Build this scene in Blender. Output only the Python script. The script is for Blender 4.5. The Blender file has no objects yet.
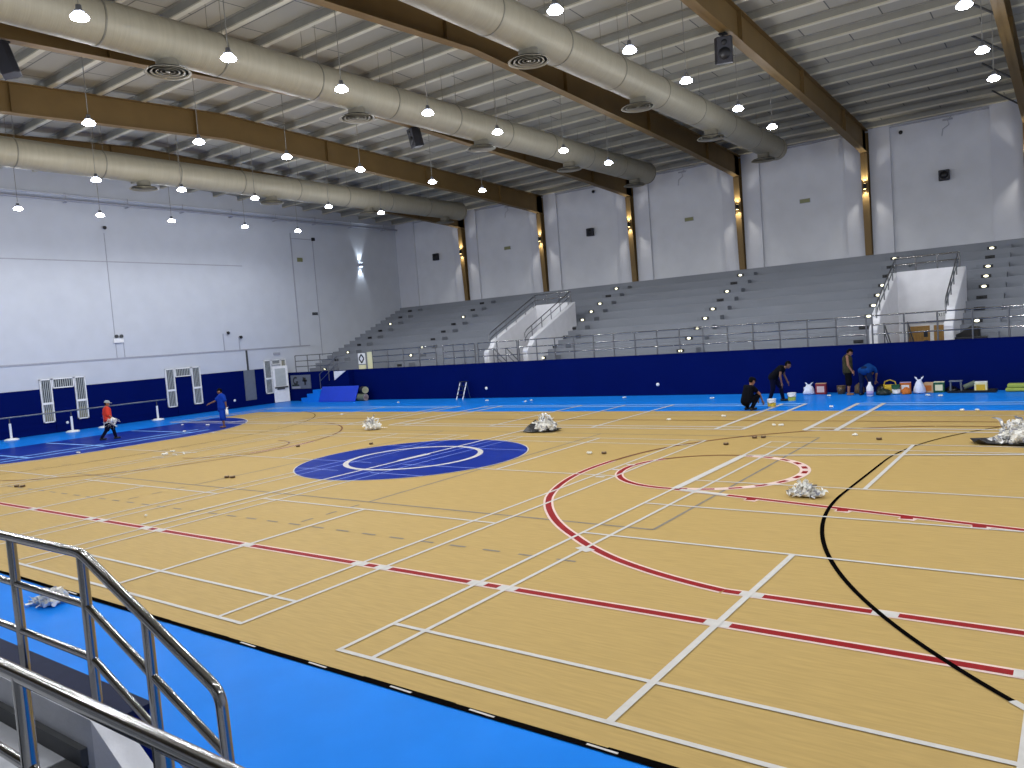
import bpy, bmesh, math, random
from mathutils import Vector, Matrix
PI = math.pi
S = bpy.context.scene
C = S.collection
random.seed(7)
V = Vector

# ------------------------------------------------------------------ materials
def lin(c):
    return tuple(((v/255.0)/12.92 if v/255.0 <= .04045 else ((v/255.0+.055)/1.055)**2.4) for v in c) + (1,)

MATS = {}
def mat(name, rgb, rough=.6, metal=0, var=.06, scale=6, bump=0, bscale=40, stretch=None, spec=.5):
    """solid colour broken up by a little noise"""
    m = bpy.data.materials.new(name); m.use_nodes = True
    nt = m.node_tree; b = nt.nodes['Principled BSDF']
    b.inputs['Roughness'].default_value = rough
    b.inputs['Metallic'].default_value = metal
    b.inputs['Specular IOR Level'].default_value = spec
    c = lin(rgb)
    tc = nt.nodes.new('ShaderNodeTexCoord')
    src = tc.outputs['Object']
    if stretch:
        mp = nt.nodes.new('ShaderNodeMapping'); mp.inputs['Scale'].default_value = stretch
        nt.links.new(src, mp.inputs['Vector']); src = mp.outputs['Vector']
    n = nt.nodes.new('ShaderNodeTexNoise'); n.inputs['Scale'].default_value = scale; n.inputs['Detail'].default_value = 3
    nt.links.new(src, n.inputs['Vector'])
    r = nt.nodes.new('ShaderNodeValToRGB')
    r.color_ramp.elements[0].position = .3; r.color_ramp.elements[1].position = .7
    r.color_ramp.elements[0].color = tuple(max(0, v*(1-var)) for v in c[:3]) + (1,)
    r.color_ramp.elements[1].color = tuple(min(1, v*(1+var)) for v in c[:3]) + (1,)
    nt.links.new(n.outputs['Fac'], r.inputs['Fac'])
    nt.links.new(r.outputs['Color'], b.inputs['Base Color'])
    if bump:
        n2 = nt.nodes.new('ShaderNodeTexNoise'); n2.inputs['Scale'].default_value = bscale
        nt.links.new(src, n2.inputs['Vector'])
        bp = nt.nodes.new('ShaderNodeBump'); bp.inputs['Strength'].default_value = bump; bp.inputs['Distance'].default_value = .02
        nt.links.new(n2.outputs['Fac'], bp.inputs['Height']); nt.links.new(bp.outputs['Normal'], b.inputs['Normal'])
    MATS[name] = m
    return m

def emit(name, rgb, strength):
    m = bpy.data.materials.new(name); m.use_nodes = True
    b = m.node_tree.nodes['Principled BSDF']
    b.inputs['Base Color'].default_value = lin(rgb)
    b.inputs['Emission Color'].default_value = lin(rgb)
    b.inputs['Emission Strength'].default_value = strength
    MATS[name] = m
    return m

mat('beige', (178, 150, 92), .5, var=.075, scale=2.2, stretch=(1.2, 14, 1), spec=0.04)
mat('court_blue', (26, 124, 222), .3, var=.06, scale=1.2, spec=0.012)
mat('royal', (17, 44, 136), .3, var=.08, scale=1.2, spec=0.012)
mat('white_line', (198, 194, 188), .5, var=.05, scale=9, spec=0.05)
mat('pale_line', (140, 190, 246), .4, var=.05, scale=9, spec=0.05)
mat('grey_line', (132, 124, 112), .6, var=.12, scale=9, spec=0.05)
mat('disc_line', (104, 128, 206), .5, var=.05)
mat('brown_line', (112, 66, 44), .5, var=.1, spec=.05)
mat('red_line', (140, 14, 18), .5, var=.12, scale=5, spec=0.05)
mat('pink_edge', (222, 196, 186), .5, var=.05, scale=5, spec=0.05)
mat('black_line', (12, 10, 10), .45, var=.2, scale=8, spec=0.0)
mat('navy', (1, 16, 80), .6, var=.06, scale=.8, spec=0.03)
mat('navy_top', (24, 30, 56), .6, var=.1, scale=12, spec=0.04)
mat('wall_white', (192, 196, 204), .75, var=.03, scale=1.2, spec=0.2)
mat('wall_grey', (204, 206, 212), .8, var=.04, scale=1.2, spec=0.2)
mat('pier_white', (196, 198, 206), .8, var=.03, scale=1.2)
mat('tunnel_white', (222, 222, 226), .8, var=.04, scale=3, bump=.1)
mat('tier', (126, 130, 138), .8, var=.07, scale=1.5, stretch=(.3, 1, 1))
mat('tier_step', (122, 126, 134), .8, var=.07, scale=3)
mat('concrete', (186, 188, 194), .7, var=.1, scale=5, bump=.1)
mat('dark_grey', (62, 64, 66), .6, var=.1, scale=6)
mat('brown', (114, 91, 53), .55, var=.08, scale=1.2, spec=0.3)
mat('purlin', (136, 135, 127), .5, .1, var=.05, scale=3)
mat('duct', (150, 144, 126), .5, .1, var=.05, scale=2, bump=.25, bscale=6, stretch=(.5, 6, .5), spec=0.3)
mat('duct_band', (120, 116, 104), .5, .3)
mat('steel', (150, 149, 147), .16, 1.0, var=.02)
mat('steel_dull', (120, 122, 126), .34, .9, var=.04)
mat('lamp_body', (128, 130, 136), .4, .5)
mat('black', (16, 16, 20), .5, var=.15)
mat('speaker_black', (24, 24, 34), .55, var=.15)
mat('cable', (120, 118, 112), .5)
mat('conduit', (158, 160, 170), .5)
mat('cream', (222, 218, 176), .7)
mat('offwhite', (232, 232, 232), .6)
mat('slat_grey', (176, 180, 178), .5)
mat('slat_gold', (120, 112, 70), .6)
mat('panel_grey', (104, 110, 120), .55)
mat('glass_grey', (52, 58, 66), .2)
mat('wood', (150, 112, 48), .5, var=.25, scale=4, stretch=(6, 6, 1))
mat('tape_white', (232, 230, 222), .6, var=.05, scale=20)
mat('plastic_bag', (214, 220, 236), .35, var=.06, scale=9)
mat('plastic_black', (18, 17, 18), .35, var=.2)
mat('skin', (150, 104, 78), .6, var=.08)
mat('skin_dark', (112, 78, 60), .6, var=.08)
mat('hair', (10, 9, 9), .7, spec=0.05)
mat('red_cloth', (206, 50, 28), .8, var=.08, bump=.2)
mat('blue_cloth', (16, 58, 160), .8, var=.08, bump=.2, spec=0.1)
mat('teal_cloth', (12, 58, 120), .8, var=.1, bump=.2, spec=0.1)
mat('navy_cloth', (9, 12, 36), .85, var=.1, bump=.2, spec=0.1)
mat('black_cloth', (8, 9, 17), .85, var=.1, bump=.2, spec=0.1)
mat('camo', (58, 56, 38), .85, var=.55, scale=9, spec=0.1)
mat('cap_grey', (150, 156, 158), .8)
mat('jean', (18, 32, 66), .85, var=.1, spec=0.1)
mat('orange', (192, 108, 46), .6, spec=0.2); mat('yellow', (204, 172, 58), .5, spec=0.2); mat('green', (38, 86, 62), .6, spec=0.2)
mat('dark_green', (10, 32, 30), .6); mat('carton', (196, 160, 118), .8); mat('red', (134, 46, 54), .6, spec=0.2)
mat('lilac', (170, 160, 206), .6); mat('lime', (156, 170, 84), .7, spec=0.1); mat('roll_green', (100, 108, 94), .8, spec=0.1)
mat('pink', (214, 190, 186), .8); mat('mat_blue', (8, 58, 192), .5, var=.05, scale=2); mat('brown_tape', (96, 74, 48), .5)
mat('exit_green', (122, 124, 84), .5)
emit('lamp_on', (240, 245, 255), 40)
emit('step_on', (255, 250, 214), 2.6)
emit('sconce_on', (255, 226, 160), 10)
emit('sconce_white', (214, 232, 255), 10)

def roof_mat():
    m = mat('roof', (150, 150, 142), .6, var=.1, scale=.6)
    nt = m.node_tree; b = nt.nodes['Principled BSDF']
    tc = [n for n in nt.nodes if n.type == 'TEX_COORD'][0]
    br = nt.nodes.new('ShaderNodeTexBrick')
    br.inputs['Color1'].default_value = lin((160, 155, 140)); br.inputs['Color2'].default_value = lin((146, 143, 132))
    br.inputs['Mortar'].default_value = lin((78, 78, 74)); br.inputs['Scale'].default_value = 1
    br.inputs['Brick Width'].default_value = 2.4; br.inputs['Row Height'].default_value = 1.55; br.inputs['Mortar Size'].default_value = .02
    nt.links.new(tc.outputs['Object'], br.inputs['Vector']); nt.links.new(br.outputs['Color'], b.inputs['Base Color'])
mat('purlin_flange_lit', (190, 184, 164), .5, var=.04)  # paler copy of the purlin colour: light on the bottom flange painted in
roof_mat()

# ------------------------------------------------------------------ mesh builder
class MB:
    def __init__(s): s.v = []; s.f = []; s.m = []; s.cur = 0; s.sm = []
    def mi(s, i): s.cur = i; return s
    def add(s, vs, fs, smooth=False):
        o = len(s.v); s.v += [tuple(p) for p in vs]
        for f in fs: s.f.append(tuple(i+o for i in f)); s.m.append(s.cur); s.sm.append(smooth)
        return s
    def box(s, x0, x1, y0, y1, z0, z1, M=None):
        vs = [V((x, y, z)) for x in (x0, x1) for y in (y0, y1) for z in (z0, z1)]
        if M: vs = [M @ p for p in vs]
        return s.add(vs, [(0, 1, 3, 2), (4, 6, 7, 5), (0, 4, 5, 1), (2, 3, 7, 6), (0, 2, 6, 4), (1, 5, 7, 3)])
    def quad(s, *p): return s.add(p, [tuple(range(len(p)))])
    def strip(s, x0, y0, x1, y1, w, z):
        d = V((x1-x0, y1-y0, 0)).normalized(); n = V((-d.y, d.x, 0))*w/2
        return s.quad(*[V((x, y, z))+n*k for x, y, k in ((x0, y0, -1), (x1, y1, -1), (x1, y1, 1), (x0, y0, 1))])
    def arc(s, cx, cy, r, a0, a1, w, z, n=64, dash=None):
        for i in range(n):
            if dash and (i//dash) % 2: continue
            a, b = a0+(a1-a0)*i/n, a0+(a1-a0)*(i+1)/n
            p = [V((cx+R*math.cos(t), cy+R*math.sin(t), z)) for R, t in ((r-w/2, a), (r+w/2, a), (r+w/2, b), (r-w/2, b))]
            if a1 < a0: p.reverse()
            s.quad(*p)
        return s
    def tube(s, pts, r, n=10, caps=True, r1=None):
        pts = [V(p) for p in pts]; rings = []
        k = len(pts)
        up = None
        for i, p in enumerate(pts):
            d = (pts[min(i+1, k-1)]-pts[max(i-1, 0)]).normalized()
            if up is None:
                up = d.orthogonal().normalized()
            else:
                up = (up-d*up.dot(d)).normalized()
            w = d.cross(up)
            c = 1
            if 0 < i < k-1:
                a = (pts[i+1]-p).normalized().dot((p-pts[i-1]).normalized()); c = 1/max(.5, math.sqrt(max(0, (1+a)/2)))
            rr = r if r1 is None else r+(r1-r)*i/(k-1)
            rings.append([p+(up*math.cos(2*PI*j/n)+w*math.sin(2*PI*j/n))*rr for j in range(n)])
        vs = [q for R in rings for q in R]; fs = []
        for i in range(k-1):
            for j in range(n):
                fs.append((i*n+j, i*n+(j+1) % n, (i+1)*n+(j+1) % n, (i+1)*n+j))
        s.add(vs, fs, True)
        if caps:
            s.add(rings[0], [tuple(reversed(range(n)))]); s.add(rings[-1], [tuple(range(n))])
        return s
    def lathe(s, prof, n=20, c=(0, 0, 0), M=None):
        vs = []; fs = []
        for r, z in prof:
            for j in range(n):
                a = 2*PI*j/n; p = V((r*math.cos(a), r*math.sin(a), z))
                if M: p = M @ p
                vs.append(p+V(c))
        for i in range(len(prof)-1):
            for j in range(n):
                fs.append((i*n+j, i*n+(j+1) % n, (i+1)*n+(j+1) % n, (i+1)*n+j))
        s.add(vs, fs, True)
        for i, rev in ((0, True), (len(prof)-1, False)):
            if prof[i][0] > 1e-5:
                ring = vs[i*n:(i+1)*n]
                s.add(ring, [tuple(reversed(range(n))) if rev else tuple(range(n))])
        return s
    def ball(s, c, r, n=12, m=8, sc=(1, 1, 1), M=None):
        vs = []; fs = []
        for i in range(m+1):
            t = PI*i/m
            for j in range(n):
                a = 2*PI*j/n
                p = V((math.sin(t)*math.cos(a)*r*sc[0], math.sin(t)*math.sin(a)*r*sc[1], -math.cos(t)*r*sc[2]))
                if M: p = M @ p
                vs.append(p+V(c))
        for i in range(m):
            for j in range(n):
                q = (i*n+j, i*n+(j+1) % n, (i+1)*n+(j+1) % n, (i+1)*n+j)
                fs.append(q)
        return s.add(vs, fs, True)
    def prism(s, pts, ax, a0, a1):
        """polygon pts extruded along axis ax from a0 to a1 (pts are the two other coordinates, in order)"""
        def mk(p, a):
            return V((a, p[0], p[1])) if ax == 0 else (V((p[0], a, p[1])) if ax == 1 else V((p[0], p[1], a)))
        n = len(pts); vs = [mk(p, a0) for p in pts]+[mk(p, a1) for p in pts]
        fs = [tuple(range(n)), tuple(reversed(range(n, 2*n)))]+[(i, n+i, n+(i+1) % n, (i+1) % n) for i in range(n)]
        return s.add(vs, fs)

def obj(name, mb, mats, parent=None, kind=None, label=None, cat=None, group=None, bevel=0, loc=None, fix=True):
    """ONE mesh object; mesh coordinates are world coordinates, shifted to the parent's place"""
    if isinstance(mats, str): mats = [mats]
    me = bpy.data.meshes.new(name)
    off = V((0, 0, 0))
    if parent is not None: off = wloc(parent)
    elif loc is not None: off = V(loc)
    me.from_pydata([tuple(V(p)-off) for p in mb.v], [], mb.f)
    for m in mats: me.materials.append(MATS[m])
    me.polygons.foreach_set('material_index', mb.m); me.polygons.foreach_set('use_smooth', mb.sm)
    if fix:
        bm = bmesh.new(); bm.from_mesh(me); bmesh.ops.recalc_face_normals(bm, faces=bm.faces); bm.to_mesh(me); bm.free()
    o = bpy.data.objects.new(name, me); C.objects.link(o)
    if parent is not None: o.parent = parent
    elif loc is not None: o.location = loc
    if bevel:
        b = o.modifiers.new('b', 'BEVEL'); b.width = bevel; b.segments = 2; b.limit_method = 'ANGLE'
    tag(o, label, cat, group, kind)
    return o
def wloc(o):
    p = V((0, 0, 0))
    while o is not None: p += o.location; o = o.parent
    return p
def tag(o, label=None, cat=None, group=None, kind=None):
    if label: o['label'] = label
    if cat: o['category'] = cat
    if group: o['group'] = group
    if kind: o['kind'] = kind
    return o
def thing(name, label, cat, loc=(0, 0, 0), group=None):
    o = bpy.data.objects.new(name, None); C.objects.link(o); o.location = loc; o.empty_display_size = .2
    return tag(o, label, cat, group)
def dup(root, loc, rotz=0, label=None):
    """copies a thing, its parts, their sub-parts and their lights"""
    r = root.copy(); C.objects.link(r); r.location = loc; r.rotation_euler = (0, 0, rotz)
    if label: r['label'] = label
    for ch in list(root.children):
        c = ch.copy(); C.objects.link(c); c.parent = r
        for g in list(ch.children):
            d = g.copy(); C.objects.link(d); d.parent = c
    return r
ORD = ['first', 'second', 'third', 'fourth', 'fifth', 'sixth', 'seventh', 'eighth', 'ninth', 'tenth']

# ------------------------------------------------------------------ camera (solved from the court markings)
F, CP, YAW, PIT, ROL = 773.6, V((6.0081, -4.9104, 2.9905)), -.6369, -.0626, -.0745
fw = V((math.sin(YAW)*math.cos(PIT), math.cos(YAW)*math.cos(PIT), math.sin(PIT)))
r_ = fw.cross(V((0, 0, 1))).normalized(); u_ = r_.cross(fw)
r2 = math.cos(ROL)*r_+math.sin(ROL)*u_; u2 = -math.sin(ROL)*r_+math.cos(ROL)*u_
cd = bpy.data.cameras.new('camera'); cam = bpy.data.objects.new('camera', cd); C.objects.link(cam)
M = Matrix((r2, u2, -fw)).transposed().to_4x4(); M.translation = CP; cam.matrix_world = M
cd.sensor_width = 36; cd.lens = F*36/1024; cd.clip_start = .05; cd.clip_end = 300
S.camera = cam

# ------------------------------------------------------------------ room shell
XL, XR, YB, YN, YF, ZT = -33.2, 17.0, 35.6, -16.0, 25.0, 1.70     # left wall, right wall, back wall, near wall, blue front wall
def ztop(y):      # top of the roof beams
    return 12.35-.0430*(y-13.5) if y > 13.5 else 12.35-.052*(13.5-y)
YR = 13.5
fl = obj('floor', MB().box(XL, XR, YN, YB, -.2, 0), 'court_blue', kind='structure')
obj('court_surface', MB().quad((-28.5, -.33, .002), (12.2, -.33, .002), (12.2, 19.5, .002), (-28.5, 19.5, .002)), 'beige', fl, fix=False)
# dark blue goal area at the left end, filled six metre zone
ga = [(-28.5, 2.18)]+[(-28.1+6*math.cos(t), 8.18+6*math.sin(t)) for t in [-PI/2+PI/2*i/24 for i in range(25)]]+[(-28.1+6*math.cos(t), 11.18+6*math.sin(t)) for t in [PI/2*i/24 for i in range(25)]]+[(-28.5, 17.18)]
obj('goal_area', MB().quad(*[(x, y, .004) for x, y in ga]), 'royal', fl, fix=False)
mb = MB(); mb.quad(*[(-8.13+3*math.cos(2*PI*i/96), 9.62+3*math.sin(2*PI*i/96), .0105) for i in range(96)])
obj('centre_disc', mb, 'royal', fl, fix=False)
# grey volleyball lines
g = MB(); z = .006
for a in ((-17.1, 5.2, .9, 5.2), (-17.1, 14.2, .9, 14.2), (-17.1, 5.2, -17.1, 14.2), (.9, 5.2, .9, 14.2), (-5.1, 5.2, -5.1, 14.2), (-11.1, 5.2, -11.1, 14.2)):
    g.strip(*a, .05, z)
for x in [-17+.62*i for i in range(29)]: g.strip(x, 3.42, x+.3, 3.42, .05, z)
for x in (-5.1, -11.1):
    for k in range(3): g.strip(x, 4.95-.55*k, x, 4.7-.55*k, .05, z)
for k in range(14): g.arc(-28.1, 9.68, 9.2, -.5+k*.08, -.47+k*.08, .05, z, 2)
obj('grey_line_marking', g, 'grey_line', fl, fix=False)
# red basketball lines, masked with white tape edges
rd, pk, bl = MB(), MB(), MB()
def red(f, *a): getattr(rd, f)(*a[:-1], 0.105, .0074, *a[-1]); getattr(pk, f)(*a[:-1], .18, .0062, *a[-1])
for a in ((-22.1, 2.2, 5.9, 2.2), (5.9, 2.2, 5.9, 17.16), (2.765, 3.118, 5.9, 3.11), (0, 7.88, 5.9, 6.68)):
    red('strip', *a, ())
KR = [(256, 6.39), (240, 6.46), (228, 6.48), (215, 6.6), (204, 6.73), (185, 6.86), (170, 6.94), (157, 7.07), (142, 7.12), (100, 7.1)]
def kr(a):
    for (a0, q0), (a1, q1) in zip(KR, KR[1:]):
        if a <= a0 and a >= a1:
            t_ = (a0-a)/(a0-a1); return q0+(q1-q0)*t_
def kp(a): q = kr(a); return 4.3+q*math.cos(math.radians(a)), 9.32+q*math.sin(math.radians(a))
for i in range(78):
    a0, a1 = 256-2*i, 254-2*i
    for mb_, wd_, zz in (((rd, .105, .0074), (pk, .18, .0062)) if a0 > 172 else ((bl, .085, .0074),)):
        q = []
        for a, k in ((a0, -1), (a0, 1), (a1, 1), (a1, -1)):
            r_2 = kr(a)+k*wd_/2; q.append((4.3+r_2*math.cos(math.radians(a)), 9.32+r_2*math.sin(math.radians(a)), zz))
        q.reverse(); mb_.quad(*q)
for a in ((-22.1, 17.16, 5.9, 17.16), (3.1, 16.32, 5.9, 16.32), (-18.9, 3.14, -22.1, 3.14), (-18.9, 15.9, -22.1, 15.9)): bl.strip(*a, .07, .0074)
bl.arc(-20.5, 9.7, 6.3, -PI*.5+.25, PI*.5-.25, .06, .0074, 90); red('arc', -20.5, 9.7, 6.3, .05, .3, (8,)); bl.arc(-16.2, 9.68, 1.76, -PI*.5, PI*.5, .06, .0074, 48); red('arc', -16.2, 9.68, 1.76, -.3, .25, (8,))
red('arc', -.06, 9.68, 1.78, PI*1.5, PI*.8, (48,)); bl.arc(-.06, 9.68, 1.78, PI*.8, PI*.5, .08, .0074, 20)
rd.arc(0, 9.68, 1.76, -PI*.5, PI*.5, .1, .0074, 46, 2); pk.arc(0, 9.68, 1.76, -PI*.5, PI*.5, .2, .0062, 48)
for x in (1.55, 3.05, 3.95, 4.85):
    y = 7.88-1.2*x/5.9; rd.strip(x, y, x+.02, y-.16, .16, .0075); pk.strip(x-.08, y-.12, x+.14, y-.17, .14, .0067)
obj('faint_line_marking', bl, 'brown_line', fl, fix=False)
obj('red_line_marking', rd, 'red_line', fl, fix=False); obj('line_masking_edge', pk, 'pink_edge', fl, fix=False)
# black nine metre line and the black taped edge of the beige court
b = MB()
b.arc(11.9, 8.18, 9.1, PI, PI*1.5, .056, .0078, 60); b.arc(11.9, 11.18, 9.05, PI, PI*.5, .04, .0078, 60); b.strip(2.8, 8.18, 2.85, 11.18, .05, .0078)
b.arc(-28.1, 8.18, 9, 0, -PI*.5, .03, .0078, 60); b.arc(-28.1, 11.18, 9, 0, PI*.5, .03, .0078, 60); b.strip(-19.1, 8.18, -19.1, 11.18, .03, .0078)
x = -28.5
while x < 12.2:
    l = random.uniform(.5, 1.6); b.strip(x, -.35+random.uniform(-.006, .006), min(x+l, 12.2), -.35, random.uniform(.055, .08), .0078); x += l-.01
obj('black_line_marking', b, 'black_line', fl, fix=False)
# white lines
w, pw = MB(), MB(); z = .009
W4 = .055
def bad_y(x0):    # badminton court with its length along Y
    for x in (0, .46, 5.64, 6.1): w.strip(x0+x, -.028, x0+x, 13.428, W4, z+.0007)
    for y in (0, .76, 4.7, 8.7, 12.64, 13.4): w.strip(x0, y, x0+6.1, y, W4, z)
    for y0, y1 in ((0, 4.7), (8.7, 13.4)): w.strip(x0+3.05, y0, x0+3.05, y1, W4*1.3, z+.0014)
for x0 in (0, -7.73, -15.46, 7.73): bad_y(x0)
for x in (-22.05, -17.55, -17.09): w.strip(x, 0, x, 13.4, W4, z+.0007)
for y in (0, .76, 4.7, 8.7, 12.64, 13.4): w.strip(-22.05, y, -17.09, y, W4, z)
for x in (-24.25, -23.4): pw.strip(x, 4.2, x, 13.4, .14, z+.0007)
for y in (6.5, 9.1, 12.64): pw.strip(-28.3, y, -23.4, y, .1, z)
w.strip(0, 6.7, 6.1, 6.7, W4, z+.0002)
def bad_x(x0):    # turned courts on the far side; the part lying on blue is paler along X
    for y in (15.35, 15.81): w.strip(x0, y, x0+13.4, y, .1, z)
    for y in (20.93, 21.42): pw.strip(x0, y, x0+13.4, y, .16, z)
    for x, ww in ((0, .13), (.76, .13), (4.72, .1), (8.68, .1), (12.64, .12), (13.4, .12)): w.strip(x0+x, 15.35, x0+x, 21.42, ww, z+.0009)
    for xa, xb in ((0, 4.72), (8.68, 13.4)): w.strip(x0+xa, 18.4, x0+xb, 18.4, .05, z)
for x0 in (.22, -14.8, -29.8): bad_x(x0)
w.strip(-8.1, 2.3, -8.1, 21.42, .085, .0125)
w.strip(-8.12, 9.1, -8.08, 10.15, .2, .0135)
w.arc(-8.1, 9.62, 1.75, 0, 2*PI, .14, .013, 96)
w.arc(-8.13, 9.62, 3.02, 0, 2*PI, .03, z, 96)
w.arc(-28.1, 8.18, 6.02, 0, -PI*.5, .05, z, 40); w.arc(-28.1, 11.18, 6.02, 0, PI*.5, .05, z, 40); w.strip(-22.08, 8.18, -22.08, 11.18, .05, z)
w.strip(.02, 7.9, .02, 11.45, .15, z+.0026); w.strip(0, 11.47, 5.9, 12.68, .1, z+.003); w.strip(.15, 7.84, 1.1, 7.64, .12, z+.003)
for a, d in ((1.25, .1), (.4, .07), (-1.2, .06), (.9, .12), (1.0, .12), (1.05, .05)):     # tape at the crossings of the red arc
    pass
t = 0
for a in (PI*.97, PI*1.0, PI*1.04): w.strip(4.3+6.15*math.cos(a), 9.32+6.15*math.sin(a), 4.3+6.35*math.cos(a), 9.32+6.35*math.sin(a), .1, .0082)
for x0 in (0, -7.73, -15.46):
    for x in (.0, .46, 3.05, 5.64, 6.1):
        if x0+x < 6.2: w.strip(x0+x-.13, 2.2, x0+x+.13, 2.2, .15, .0082)
w.strip(2.95, 3.118, 3.2, 3.118, .15, .0082); w.strip(.35, 4.02, .6, 3.9, .15, .0082)
w.strip(4.28, 3.115, 4.52, 3.115, .15, .0076)
w.arc(11.9, 8.18, 9.1, PI*1.5-.775, PI*1.5-.66, .07, .0084, 8)
for x in (-4.9, -3.3, -1.0, .1, 1.2, 2.1, 3.2): w.strip(x-.14, -.345, x+.12, -.352, .022, z)
dl = MB()
for x in (-9.36, -9.82, -7.73, -7.27): h_ = math.sqrt(9-(x+8.13)**2); dl.strip(x, 9.62-h_, x, 9.62+h_, .045, .0112)
for y in (8.7, 11.2, 7.6): h_ = math.sqrt(9-(y-9.62)**2); dl.strip(-8.13-h_, y, -8.13-.6, y, .04, .0115); dl.strip(-7.6, y, -8.13+h_, y, .04, .0115)
obj('disc_line_marking', dl, 'disc_line', fl, fix=False)
obj('white_line_marking', w, 'white_line', fl, fix=False); obj('pale_line_marking', pw, 'pale_line', fl, fix=False)

# walls
def gable(x0, x1):
    pts = [(YN, -.2), (YB, -.2), (YB, ztop(YB)+.3), (YR, ztop(YR)+.3), (YN, ztop(YN)+.3)]
    return MB().prism(pts, 0, x0, x1)
obj('wall_left', gable(XL-.3, XL), 'wall_white', kind='structure')
obj('wall_right', gable(XR, XR+.3), 'wall_white', kind='structure')
wb = obj('wall_back', MB().box(XL-.3, XR+.3, YB, YB+.3, -.2, ztop(YB)+.3), 'wall_grey', kind='structure')
obj('wall_near', MB().box(XL-.3, XR+.3, YN-.3, YN, -.2, ztop(YN)+.3), 'wall_white', kind='structure')
COL = [-26.95, -20.62, -14.48, -8.2, -2.05, 4.36]
for i, xc in enumerate(COL):
    p = MB(); p.box(xc-(1.35 if i == 5 else .95), xc-.17, YB-.14, YB, 5.3, 11.42); p.box(xc+.17, xc+1.08, YB-.14, YB, 5.3, 11.42)
    obj('pier', p, 'pier_white', wb)
obj('pier', MB().box(XL, XL+1.75, YB-.14, YB, 5.3, 11.42), 'pier_white', wb)
# navy dado on the left wall, and the rails and conduits on it
wl = bpy.data.objects['wall_left']
obj('painted_dado', MB().box(XL, XL+.02, YN, YF+.1, 0, 2.12), 'navy', wl)
m = MB(); m.box(XL, XL+.03, YN, 27.0, 3.27, 3.35); m.box(XL, XL+.02, YN, 22.6, 8.15, 8.2)
m.box(XL, XL+.02, 14.8, 14.83, 3.35, 9.6); m.box(XL, XL+.02, 15.2, 15.23, 3.35, 4.2); m.box(XL, XL+.03, 27.9, 27.95, 2.6, 10.1); m.box(XL, XL+.03, 26.2, 26.28, 3.35, 10.3)
m.box(XL, XL+.03, 26.2, 27.9, 9.95, 10.0)
m.box(XL, XL+.03, 20.9, 20.95, 3.35, 4.3); m.box(XL, XL+.03, 21.9, 21.95, 3.35, 4.1)
obj('conduit', m, 'conduit', wl)
m = MB(); m.tube([(XL+.35, YN, 11.0), (XL+.35, YB-.3, 11.0)], .06, 8)
for y in range(-14, 35, 3): m.box(XL, XL+.38, y, y+.06, 10.9, 10.96); m.tube([(XL+.35, y, 11.0), (XL+.35, y, 11.35)], .02, 6)
tag(obj('sprinkler_pipe', m, 'conduit'), 'long grey pipe running high along the left wall', 'pipe')
m = MB(); m.box(XL, XL+.12, YN, 34.9, 11.28, 11.34)
obj('ledge', m, 'wall_grey', wl)

# ------------------------------------------------------------------ roof
y0, y1 = YN-.3, YB+.3
P = .25
pts = [(y0, ztop(y0)+P), (YR, ztop(YR)+P), (y1, ztop(y1)+P), (y1, ztop(y1)+P+.1), (YR, ztop(YR)+P+.1), (y0, ztop(y0)+P+.1)]
ce = obj('ceiling', MB().prism(pts, 0, XL-.3, XR+.3), 'roof', kind='structure')
ys = [35.2-1.56*k for k in range(33)]
for y in ys:
    z = ztop(y); m = MB()
    m.box(XL, XR, y-.012, y+.012, z, z+.245); m.mi(1); m.box(XL, XR, y-.02, y+.13, z-.014, z); m.box(XL, XR, y-.016, y-.012, z, z+.03); m.mi(0); m.box(XL, XR, y-.10, y+.012, z+.23, z+.247); m.box(XL, XR, y+.115, y+.13, z, z+.035)
    obj('purlin', m, ['purlin', 'purlin_flange_lit'], ce)
obj('eaves_gutter', MB().box(XL, XR, YB-.35, YB-.1, 11.42, 11.5).box(XL, XR, YB-.1, YB, 11.3, 11.36), 'conduit', ce)

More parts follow.
